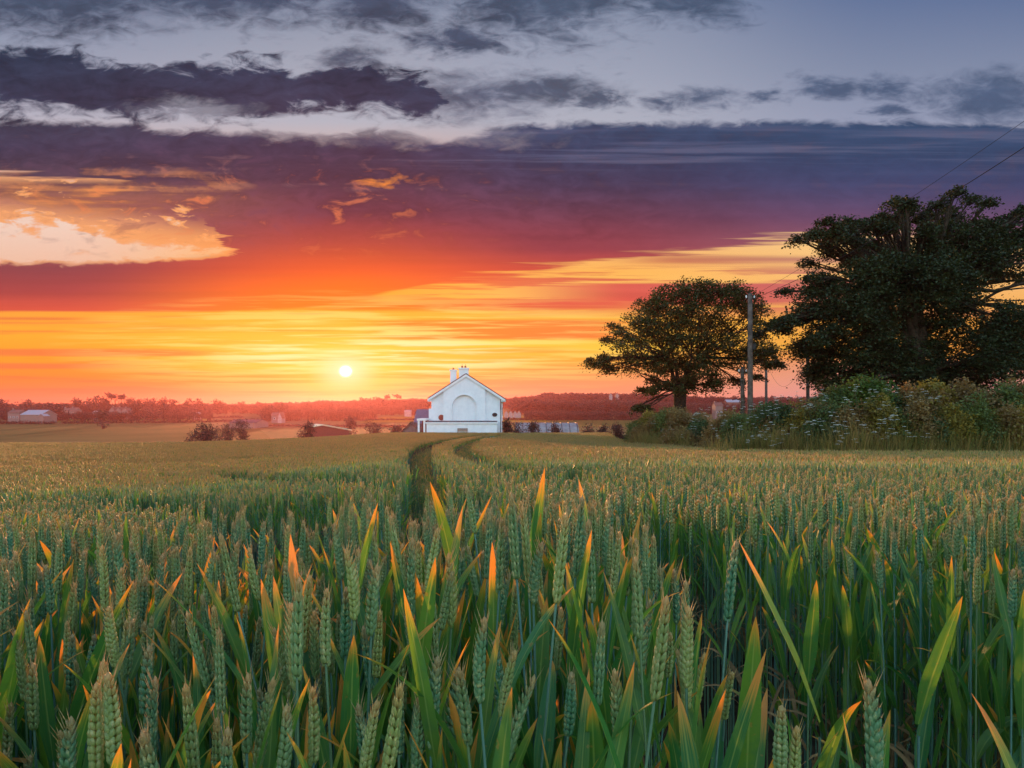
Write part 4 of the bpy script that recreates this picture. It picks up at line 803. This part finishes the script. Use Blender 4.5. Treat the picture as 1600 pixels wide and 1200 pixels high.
for i, (px, d, py, hw, cm_, lb) in enumerate(SH):
    py += 4 if hw > 30 and py < 640 else 0
    py = py - (6 if px > 1380 else 0); g_ = gpos(px, d + 1.2); k = (d + 1.2) / F; h = EYE + (HY - py) * k - g_.z; wx = hw * k * 1.25
    shrub('hedge_shrub', lb, 'shrub', g_.x, g_.y, g_.z, wx, 1.4, h * (1.0 if 1080 < px < 1275 else 1.10), HM[cm_], int(9000 * (hw / 34) * max(h, 1) * .9), .10 if cm_ != 'bright' else .11, 'shrubs of the mixed hedge', 18, i + 5)
FILL = [(1150,27.6,652),(1215,24.2,640),(1255,22.9,634),(1285,22.2,628),(1330,21.6,632),(1372,21.4,626),(1410,21.3,630),(1440,21.2,624),(1482,21.1,628),(1525,21.1,622),(1572,21.1,622),(1600,21.0,628)]
for i, (px, d, py) in enumerate(FILL):
    g_ = gpos(px, d + .8); k = (d + .8) / F; h = EYE + (HY - py) * k - g_.z
    shrub('hedge_shrub', 'small %s sapling bush pushing through the hedge, %s' % (('dull green', 'brownish', 'olive')[i % 3], ('below the ivy covered pole', 'right of the tall grey pole', 'left of the thin pole by the sycamore', 'below the sycamore left edge', 'in front of the elder', 'right of the elder', 'under the sycamore trunk, left', 'under the sycamore trunk', 'under the sycamore, right of its trunk', 'right part of the hedge', 'near the right end', 'at the right frame edge')[i]), 'shrub', g_.x, g_.y, g_.z, .75, .8, h * 1.1, HM[('green', 'brown', 'olive')[i % 3]], 5200, .09, 'saplings in the hedge', 10, i + 300)
# grass fringe and weeds along the hedge foot
M_grass = material('verge_grass', lambda t: t.mix(t.new('ShaderNodeObjectInfo').outputs['Random'], lin((84,100,48)), lin((150,124,74))), .7, .2, .3, lighter((1.6, 1.2, .7)))
def tuft(n, h, mat, name, r=.15):
    pm = PM()
    for _ in range(n):
        add_leaf(pm, (rnd.uniform(-r, r), rnd.uniform(-r, r), 0), rnd.uniform(0, 6.28), h * rnd.uniform(.6, 1.1), .012, rnd.uniform(0, .35), rnd.uniform(.1, .9), rnd, 4, 1)
    return pm.mesh(name, mat)
ct = bpy.data.collections.new('tufts')
for i in range(6): ct.objects.link(bpy.data.objects.new('tuft_%d' % i, tuft(26, rnd.uniform(.7, 1.1), M_grass, 'tuft')))
ys = RNG.uniform(20.4, 40, 2600); side = RNG.random(2600) < .55
xs = np.where(side, RNG.uniform(9.5, 24, 2600), np.interp(ys, [20.2, 21.0, 24.0, 29.5, 36, 60], [9.5, 9.5, 7.9, 8.1, 6.5, 9]) + RNG.uniform(-.4, 1.6, 2600)); ys = np.where(side, 20.3 + np.abs(RNG.normal(0, .5, 2600)), ys)
xs2 = RNG.uniform(6.4, 24, 2600); ys2 = np.array([next((d for d in np.linspace(20.6, 38, 60) if x > np.interp(d, [20.2, 21.0, 24.0, 29.5, 36, 60], [99, 10.2, 8.0, 8.2, 6.6, 9.5])), 21) for x in xs2]) + RNG.uniform(0, .9, 2600)
xs = np.concatenate([xs, xs2]); ys = np.concatenate([ys, ys2])
P = np.stack([xs, ys], 1); scatter('verge_grass', put(P), np.concatenate([RNG.uniform(.6, 1.15, 2600), RNG.uniform(.7, 1.9, 2600)]), RNG.uniform(0, 6.28, len(P)), ct, 'rough grass along the foot of the hedge')['category'] = 'grass'
# cow parsley
M_umbel = material('white_umbel', speck((222,220,208), (240,238,228), 60), .7, .2, .3); M_pstem = material('parsley_stem', speck((52,62,36), (74,76,46), 20), .7)
def parsley_kit(seed):
    rd = random.Random(seed); a = MB(); heads = []; a.tube([(0, 0, -.42), (.01, 0, -.2), (.03, .0, 0)], [.004, .004, .003], 5)
    for j in range(rd.randint(2, 4)):
        c = (rd.uniform(-.16, .16), rd.uniform(-.1, .1), rd.uniform(-.10, .06)) if j else (.03, 0, .05); a.tube([(.0, 0, -.35), (c[0] * .6, c[1] * .6, c[2] - .14), c], [.004, .003, .002], 4)
        m_ = MB(); R_ = rd.uniform(.04, .075)
        for q in range(9):
            an = q * 2.4; rr_ = R_ * math.sqrt(q / 9); p = (c[0] + rr_ * math.cos(an), c[1] + rr_ * math.sin(an), c[2] + .03 - rr_ * rr_ * 2.5)
            a.tube([c, p], .0012, 3, cap=False); nn = 7; v = [p[:2] + (p[2] + .006,)] + [(p[0] + .013 * math.cos(2 * math.pi * s_ / nn) * rd.uniform(.7, 1.2), p[1] + .013 * math.sin(2 * math.pi * s_ / nn) * rd.uniform(.7, 1.2), p[2]) for s_ in range(nn)] + [(p[0], p[1], p[2] - .006)]
            m_.add(v, [(0, 1 + s_, 1 + (s_ + 1) % nn) for s_ in range(nn)] + [(nn + 1, 1 + (s_ + 1) % nn, 1 + s_) for s_ in range(nn)])
        heads.append(m_)
    return a, heads
PK = []
for s_ in range(6):
    a, hs = parsley_kit(s_ + 40); o = a.build('stem', M_pstem); me1 = o.data; bpy.data.objects.remove(o); ms = []
    for h_ in hs: o = h_.build('umbel', M_umbel); ms.append(o.data); bpy.data.objects.remove(o)
    PK.append((me1, ms))
rp = random.Random(77)
def hedge_front(px):
    us = (px - CX) / F; best = 21.0
    for d in np.linspace(20.5, 40, 80):
        x = us * d
        if x > np.interp(d, [20.2, 21.0, 24.0, 29.5, 36, 60], [99, 10.2, 8.0, 8.2, 6.6, 9.5]): best = d; break
    return best
for i in range(125):
    px = rp.choice([rp.uniform(1020, 1480), rp.uniform(1080, 1420), rp.uniform(1180, 1400)]); d = hedge_front(px) + rp.uniform(-.25, .25)
    ytop = np.interp(px, [1000, 1060, 1150, 1250, 1340, 1480, 1600], [655, 652, 640, 622, 612, 616, 612]); py = rp.uniform(ytop, 694 if px > 1150 else 686) if rp.random() < .85 else ytop - rp.uniform(0, 8)
    if py < ytop + 30: d += 1.0
    p = at(px, py, d); g_ = float(ground(p.x, p.y)); hgt = max(p.z - g_, .4); r = empty('cow_parsley', p, rp.uniform(0, 6.28)); r.scale = (1.1, 1.1, 1.0)
    tag(r, 'white flowered cow parsley growing against the hedge', 'wildflower', 'cow parsley along the hedge'); m1, ms = rp.choice(PK)
    o = link('stem', m1, r)
    for m_ in ms: link('umbel', m_, r)
# ---------------------------------------------------------------- poles and wires
M_pole = material('grey_weathered_pole', varied((70,60,54), (108,94,86), 5., 5.), .9, .2, bump=(lambda t: t.noise(vec(t), 18., 5., .7), .5, .01))
M_wire = material('dark_cable', lambda t: lin((44,40,44)), .6); M_ivy = leafmat('ivy', (30,44,28), (46,60,36), None, .1)
def pole(name, px, d, py_top, r, label, box=False, arm=False, ivy=False, zb=None):
    g_ = gpos(px, d); h = EYE + (HY - py_top) * d / F - g_.z; o = empty(name, g_); tag(o, label, 'pole', None)
    b = MB(); b.tube([(0, 0, -.3), (0.01, 0, h * .5), (0, 0, h)], [r * 1.15, r, r * .85], 12); b.build('shaft', M_pole, o, None, True)
    b = MB(); b.tube([(0, 0, h + .001), (0, 0, h + .05)], [r * .95, r * .3], 12); b.build('cap', M_iron, o)
    if box: b = MB(); b.box(r * .7, r * .7 + .16, -.14, .1, h * .66, h * .66 + .32); b.build('junction_box', M_iron, o)
    b = MB(); b.tube([(-.22, 0, h - .25), (.25, 0, h - .25)], .03, 6); b.build('bracket', M_iron, o)
    for s_ in (-.2, .22): b = MB(); b.tube([(s_, 0, h - .22), (s_, 0, h - .14), (s_, 0, h - .08)], [.03, .045, .02], 8); b.build('insulator', M_trim, o)
    if ivy:
        P_ = np.array([(rnd.gauss(0, .13), rnd.gauss(0, .13), rnd.uniform(.3, h * .98)) for _ in range(900)]); link('ivy', leaves_mesh('ivy', P_, .09, M_ivy, .1), o)
        b = MB(); b.tube([(0, 0, h * .62), (-.35, 0, h * .64), (-.6, 0, h * .63)], .02, 5); b.build('stub_branch', M_bark, o)
    return o
pole('telegraph_pole', 1172, 36, 459, .135, 'tall grey telegraph pole with a junction box, in front of the smaller tree', box=True)
pole('telegraph_pole', 1160, 40, 575, .12, 'ivy covered dark pole just left of the tall grey telegraph pole', ivy=True)
pole('telegraph_pole', 1197, 58, 560, .115, 'thin distant pole right of the tall grey telegraph pole, under the hanging branches')
pole('telegraph_pole', 1262, 48, 538, .12, 'pole standing between the smaller tree and the sycamore')
pole('telegraph_pole', 1950, 15, -30, .14, 'near telegraph pole outside the picture at the right, holding the overhead wires')
def wire(a, b_, sag, r, label):
    a = Vector(a); b_ = Vector(b_); pts = [a.lerp(b_, i / 40) - Vector((0, 0, sag * 4 * (i / 40) * (1 - i / 40))) for i in range(41)]
    b = MB(); b.tube([p - a for p in pts], r, 5); o = b.build('overhead_wire', M_wire, None, a, True); tag(o, label, 'wire', 'overhead wires on the telegraph poles')
wire(at(1174, 468, 36), at(1950, -10, 15), .62, .013, 'thicker overhead wire slanting across the sycamore to the top right')
wire(at(1174, 464, 36), at(1950, -58, 15), .30, .007, 'thinner upper overhead wire running to the top right of the sky')
wire(at(1175, 470, 36), at(1263, 545, 48), .25, .010, 'short wire dropping from the tall grey pole toward the pole beside the sycamore')
wire(at(1176, 466, 36), at(1264, 541, 48), .10, .008, 'thin second wire dropping from the tall grey pole to the pole beside the sycamore')
wire(at(1261, 545, 48), at(1198, 566, 58), 2.35, .011, 'deeply sagging wire between the pole beside the sycamore and the thin distant pole')
wire(at(1196, 566, 58), at(1100, 600, 75), 2.2, .010, 'wire leaving the thin distant pole to the left behind the smaller tree')
# ---------------------------------------------------------------- distant trees
def far_tree_mesh(seed, h, w_, n, size, mat, pine=False):
    rd = random.Random(seed); LV = []; np_ = 6 if not pine else 3
    for j in range(np_):
        a = rd.uniform(0, 6.28); q = rd.uniform(.1, .55); z = h * (rd.uniform(.42, .80) if not pine else rd.uniform(.78, .92)); r_ = (w_ * rd.uniform(.26, .42), w_ * rd.uniform(.26, .42), h * (rd.uniform(.14, .24) if not pine else .07))
        cc, P_ = clump_points((math.cos(a) * q * w_ * .5, math.sin(a) * q * w_ * .5, z), r_, max(3, n // (np_ * 8)), 8, size * 1.5, .6, .4, .15); LV.append(P_)
    if not pine: cc, P_ = clump_points((0, 0, h * .35), (w_ * .45, w_ * .45, h * .33), n // 20, 8, size * 1.5, .7, .5, 0); LV.append(P_)
    b = MB(); b.tube([(0, 0, -1), (0, 0, h * .5), (.1, 0, h * .75)], [h * .03, h * .022, h * .01], 6)
    for j in range(4): a = j * 1.6; b.tube([(0, 0, h * .35), (math.cos(a) * w_ * .28, math.sin(a) * w_ * .28, h * .72)], [h * .012, h * .005], 4)
    o = b.build('trunk', M_bark); tm = o.data; bpy.data.objects.remove(o); return tm, leaves_mesh('crown', np.concatenate(LV), size, mat, .3, aspect=.9)
FK = [far_tree_mesh(100 + i, 10, [8, 10, 7, 11, 9][i % 5], 420, .75, M_far if i % 2 else M_far2) for i in range(6)]; FP = [far_tree_mesh(200 + i, 10, 7, 200, .7, M_far2, True) for i in range(3)]
def joined_far(tm, cm):
    n0 = len(tm.vertices); v = np.empty((n0, 3), np.float32); tm.vertices.foreach_get('co', v.ravel()); 
    v = np.array([x.co for x in tm.vertices] + [x.co for x in cm.vertices]); fs = [tuple(p.vertices) for p in tm.polygons] + [tuple(n0 + i for i in p.vertices) for p in cm.polygons]
    me = bpy.data.meshes.new('wood_tree'); me.from_pydata(v.tolist(), [], fs); me.materials.append(M_bark); me.materials.append(cm.materials[0]); me.polygons.foreach_set('material_index', [0] * len(tm.polygons) + [1] * len(cm.polygons)); me.update(); return me
cw = bpy.data.collections.new('wood_kinds')
for i, (a, c) in enumerate(FK): cw.objects.link(bpy.data.objects.new('wood_%d' % i, joined_far(a, c)))
def wood(label, regs):
    PP = []; SS = []
    for px0, px1, d0, d1, n, top0, top1 in regs:                  # top y at px0/px1 of the farthest row
        px = RNG.uniform(px0, px1, n); d = RNG.uniform(d0, d1, n); x = (px - CX) / F * d; z = ground(x, d); ty = top0 + (top1 - top0) * (px - px0) / (px1 - px0) + RNG.normal(0, 1.0, n)
        hmax = EYE + (HY - ty) * d / F - z; h = np.clip(hmax * RNG.uniform(.8, 1.0, n), 3.0, 22.0); PP.append(np.stack([x, d, z - .3], 1)); SS.append(h / 10)
    PP = np.concatenate(PP); SS = np.concatenate(SS); o = scatter('far_woodland', PP, SS, RNG.uniform(0, 6.28, len(PP)), cw, label); o['category'] = 'woodland'; return o
wood('low wooded skyline running across the left half of the view', [(-250, 430, 700, 860, 620, 629, 628), (-250, 120, 560, 640, 170, 632, 633), (-100, 34, 430, 500, 50, 638, 638), (66, 215, 440, 490, 75, 640.5, 640), (215, 330, 430, 520, 40, 640, 641), (180, 330, 560, 640, 60, 636, 636), (400, 670, 620, 860, 420, 628, 620), (410, 590, 420, 560, 150, 636, 634), (500, 660, 560, 640, 90, 634, 630)])
wood('higher wooded ridge behind the white house and the trees on the right', [(770, 860, 760, 920, 160, 622, 614), (850, 1050, 800, 960, 420, 612, 613), (1050, 1330, 820, 960, 380, 617, 620), (1330, 1900, 820, 960, 300, 620, 622), (800, 1010, 560, 760, 380, 622, 622), (820, 1000, 420, 520, 170, 640, 640), (1000, 1350, 560, 760, 260, 626, 627)])
def far_tree(px, d, py_top, label, pine=False, wf=1.0, group='single trees standing out from the distant woods', nm='distant_tree', cat='tree'):
    g_ = gpos(px, d); h = EYE + (HY - py_top) * d / F - g_.z; a, c = rnd.choice(FP if pine else FK); r = empty(nm, g_, rnd.uniform(0, 6.28)); s_ = h / 9.6; r.scale = (s_ * wf, s_ * wf, s_); tag(r, label, cat, group)
    link('trunk', a, r); link('crown', c, r)
far_tree(40, 620, 622.5, 'rounded skyline tree above the white farmhouse at the far left'); far_tree(4, 600, 622, 'skyline tree at the very left edge')
far_tree(88, 430, 627, 'dark tree right of the pale roofed barn at the far left'); far_tree(122, 690, 620.5, 'skyline tree left of the group of tall pines')
far_tree(151, 680, 614.5, 'round headed tree, first of the tall ones on the left skyline', wf=.8); far_tree(164, 680, 616, 'tall narrow tree with an open crown on the left skyline', wf=.6)
far_tree(170, 682, 613, 'tallest slim tree on the left skyline', True, .5); far_tree(180, 680, 617, 'flat topped pine right of the tallest slim tree', True); far_tree(190, 680, 616.5, 'second flat topped pine, at the right of the pine group', True)
for i, (px, py) in enumerate(((200, 621), (208, 619.5), (220, 620.5), (232, 622))): far_tree(px, 700, py, ['windswept small tree just right of the pines', 'taller windswept tree right of the pines', 'broad low tree in the windswept row', 'last small tree of the windswept row'][i], wf=.7)
for i, (px, py) in enumerate(((242, 620.5), (254, 619.5), (268, 622), (296, 620.5), (309, 621), (340, 622))): far_tree(px, 690, py, ['small rounded skyline tree just right of the windswept row', 'highest rounded skyline tree between the pines and the bushes', 'low skyline tree left of the broad dark bush', 'rounded skyline tree above and left of the broad dark bush', 'skyline tree directly above the broad dark bush', 'low skyline tree nearest the sun, on its left'][i], wf=.7 + .1 * (i % 3))
far_tree(212, 470, 630, 'dark rounded tree beside the distant gabled houses'); far_tree(256, 440, 632, 'dark tree in the fields below the left skyline'); far_tree(160, 300, 640, 'small tree growing out of the field hedgerow at the left', wf=.9)
far_tree(420, 430, 627, 'large tree beside the small white building'); far_tree(438, 440, 630, 'tree just right of the large one by the small white building'); far_tree(566, 700, 621, 'dome shaped tree on the skyline right of the sun')
for px, py, wh in ((590, 620, 'leftmost and lowest'), (604, 617, 'middle'), (620, 616, 'rightmost and tallest')): far_tree(px, 720, py, wh + ' of three open crowned pines on the skyline left of the house', True, .9, 'pines on the skyline left of the house')
far_tree(548, 190, 650, 'dark rounded tree below the sun behind the bright roofed barn', wf=.8)
# field hedges and nearer bushes
def hedgerow(px0, px1, d0, d1, hpx, label):
    a = gpos(px0, d0); b_ = gpos(px1, d1); n = max(6, int((b_ - a).length / 1.6)); h = hpx * (d0 + d1) / 2 / F; LV = []
    for i in range(n):
        p = a.lerp(b_, (i + .5) / n); z = float(ground(p.x, p.y)); hh = h * rnd.uniform(.7, 1.2); cc, P_ = clump_points((p.x - a.x, p.y - a.y, z - a.z + hh * .5), (1.4, 1.2, hh * .5), 9, 9, .6 * max(hh, 1) / 1.5, .7, .3, 0); LV.append(P_)
    o = link('field_hedge', leaves_mesh('field_hedge', np.concatenate(LV), .32 * max(1, h / 2.2) * (1 + d0 / 500), M_far2, .3, aspect=.9), None, a); tag(o, label, 'hedge', 'hedgerows between the distant fields')
hedgerow(-150, 88, 375, 378, 5.0, 'dark hedgerow below the farm at the far left'); hedgerow(96, 265, 385, 400, 5.5, 'long dark hedgerow across the pale fields at the left')
hedgerow(265, 440, 400, 440, 4.5, 'hedgerow between the left fields and the small white building'); hedgerow(310, 380, 520, 530, 3.5, 'short hedgerow in front of the far pasture')
hedgerow(425, 480, 120, 112, 8, 'low hedge left of the round bush'); hedgerow(545, 660, 118, 104, 7, 'dark hedge between the bright roofed barn and the white house'); hedgerow(560, 700, 430, 430, 3, 'thin hedge along the far orange field')
hedgerow(786, 1010, 430, 420, 4, 'hedge line under the wooded ridge right of the house'); hedgerow(796, 985, 112, 90, 7.5, 'low hedge at the far side of the wheat, right of the house'); hedgerow(400, 640, 330, 300, 3.5, 'thin hedge across the middle of the valley')
def bush(px, d, py_top, hw, label, mat=None, n=900, lean=0):
    g_ = gpos(px, d); k = d / F; h = EYE + (HY - py_top) * k - g_.z; shrub('distant_bush', label, 'bush', g_.x, g_.y, g_.z, hw * k * 1.15, hw * k, h * 1.05, mat or M_far, n, .22 * d / 95, 'bushes beyond the far edge of the wheat', 7, int(px))
bush(321, 88, 655, 27, 'broad dark bush at the left edge of the far wheat, largest of its group', M_far2, 2200); bush(351, 100, 652, 16, 'second bush, right behind the broad dark one'); bush(378, 112, 650, 10, 'small pointed bush in front of the dark barn')
bush(478, 96, 656.5, 11, 'compact round bush standing alone left of the bright roofed barn', M_far2, 1500); bush(585, 110, 658, 14, 'low bush left of the house, nearer the barn'); bush(620, 108, 658, 12, 'low bush left of the house, nearest its shed'); bush(645, 112, 654, 9, 'bush touching the dark outbuilding')
bush(792, 92, 653, 7, 'dark bush against the right wall of the white house', M_far2, 900); bush(806, 98, 656, 11, 'spreading bush right of the white house'); bush(832, 100, 655, 12, 'tangled bush in front of the white polytunnel, left part'); bush(868, 104, 656, 9, 'thin bush in front of the polytunnel, middle')
bush(920, 100, 658, 12, 'brownish bush right of the polytunnel'); bush(943, 88, 661, 9, 'small very dark bush at the field corner', M_far2, 900); bush(965, 90, 660, 11, 'low bush between the dark corner bush and the hedge')
# ---------------------------------------------------------------- distant buildings
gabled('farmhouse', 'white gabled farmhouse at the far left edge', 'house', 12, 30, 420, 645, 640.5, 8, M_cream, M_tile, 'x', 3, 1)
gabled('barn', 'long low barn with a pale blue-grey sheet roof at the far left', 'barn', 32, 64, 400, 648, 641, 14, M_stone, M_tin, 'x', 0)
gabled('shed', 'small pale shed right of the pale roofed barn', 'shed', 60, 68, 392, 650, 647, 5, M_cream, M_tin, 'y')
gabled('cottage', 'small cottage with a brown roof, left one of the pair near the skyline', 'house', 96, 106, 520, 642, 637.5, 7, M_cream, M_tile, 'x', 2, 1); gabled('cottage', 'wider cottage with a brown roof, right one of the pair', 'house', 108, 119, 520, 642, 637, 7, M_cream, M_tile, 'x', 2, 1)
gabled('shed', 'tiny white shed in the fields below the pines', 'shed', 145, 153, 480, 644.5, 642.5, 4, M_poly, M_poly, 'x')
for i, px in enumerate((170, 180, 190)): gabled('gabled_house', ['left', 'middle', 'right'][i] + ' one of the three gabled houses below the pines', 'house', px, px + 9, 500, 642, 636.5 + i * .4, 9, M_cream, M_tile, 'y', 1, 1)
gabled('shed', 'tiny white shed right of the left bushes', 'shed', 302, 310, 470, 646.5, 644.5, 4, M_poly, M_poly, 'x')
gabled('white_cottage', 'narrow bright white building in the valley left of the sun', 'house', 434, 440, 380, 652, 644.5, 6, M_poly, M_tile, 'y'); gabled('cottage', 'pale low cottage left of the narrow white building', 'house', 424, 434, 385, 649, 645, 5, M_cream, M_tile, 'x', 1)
bn_ = gabled('open_barn', 'dark open sided barn with light posts behind the left bushes', 'barn', 357, 399, 300, 661, 656.5, 16, M_stone, M_slate, 'x')
for j in range(5): b = MB(); xq = -5.6 + j * 2.7; b.box(xq, xq + .2, -.5, -.3, 0, 3.2); b.build('post', M_wood, bn_)
k_ = 112 / F; g_ = gpos(518, 112)
br = empty('sloping_roofed_barn', (g_.x, 112, g_.z)); br.rotation_euler.z = .5; tag(br, 'low barn with a bright sloping roof, left of the house', 'barn')
z1 = EYE + (HY - 664.5) * k_ - g_.z; z0 = EYE + (HY - 672.5) * k_ - g_.z
b = MB(); b.prism([(-2.9, 0), (3.0, 0), (3.0, z0 - .1), (-1.4, z1 - .12), (-2.9, z1 - .35)], 0, 4.5); b.build('wall', M_plaque, br)
b = MB(); b.prism([(3.3, z0 - .06), (-1.4, z1 + .02), (-3.1, z1 - .26), (-3.1, z1 - .12), (-1.4, z1 + .16), (3.3, z0 + .08)], -.25, 4.8); b.build('roof', M_bright, br)
for i, px in enumerate((566, 573, 580)): gabled('hillside_house', ['left', 'middle', 'right'][i] + ' one of three hillside houses glowing in the haze right of the sun', 'house', px, px + 6, 600, 641, 636.5 + .8 * (2 - i), 8, M_cream, M_tile, 'y')
gabled('shed', 'small white shed in the orange field left of the house', 'shed', 632, 642, 520, 643, 641, 4, M_poly, M_poly, 'x')
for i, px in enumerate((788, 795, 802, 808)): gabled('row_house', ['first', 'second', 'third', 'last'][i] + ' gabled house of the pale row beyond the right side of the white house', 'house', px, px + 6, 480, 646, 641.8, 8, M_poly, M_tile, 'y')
# polytunnel
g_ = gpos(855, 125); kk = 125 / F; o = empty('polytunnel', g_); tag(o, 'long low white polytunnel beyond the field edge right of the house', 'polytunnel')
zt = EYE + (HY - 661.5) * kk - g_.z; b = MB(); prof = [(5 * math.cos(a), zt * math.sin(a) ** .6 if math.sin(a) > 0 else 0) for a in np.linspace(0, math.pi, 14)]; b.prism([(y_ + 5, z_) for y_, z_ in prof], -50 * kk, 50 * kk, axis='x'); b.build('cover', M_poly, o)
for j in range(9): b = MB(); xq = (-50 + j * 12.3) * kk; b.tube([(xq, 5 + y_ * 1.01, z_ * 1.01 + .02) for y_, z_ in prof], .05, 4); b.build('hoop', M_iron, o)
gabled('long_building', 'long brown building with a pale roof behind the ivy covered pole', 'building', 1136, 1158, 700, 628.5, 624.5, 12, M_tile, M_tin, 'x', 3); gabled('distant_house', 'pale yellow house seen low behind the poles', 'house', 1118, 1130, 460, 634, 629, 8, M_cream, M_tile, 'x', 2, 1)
for i, px in enumerate((952, 962)): gabled('hilltop_house', ['left', 'right'][i] + ' one of two pale houses high on the wooded ridge', 'house', px, px + 5, 800, 617.5, 614.5, 7, M_poly, M_tile, 'y')
# ---------------------------------------------------------------- evening haze
M_haze = bpy.data.materials.new('haze'); M_haze.use_nodes = True; M_haze.node_tree.nodes.clear(); t = NT(M_haze.node_tree)
pv = t.new('ShaderNodeVolumePrincipled'); pv.inputs['Color'].default_value = (.82, .30, .40, 1); pv.inputs['Density'].default_value = .00018; pv.inputs['Anisotropy'].default_value = .77
mo = t.new('ShaderNodeOutputMaterial'); t.l.new(pv.outputs[0], mo.inputs['Volume'])
b = MB(); b.box(-1900, 1900, -300, 2100, -14, 26); hz = b.build('haze', M_haze); tag(hz, 'thin warm haze over the valley', 'haze', kind='stuff')
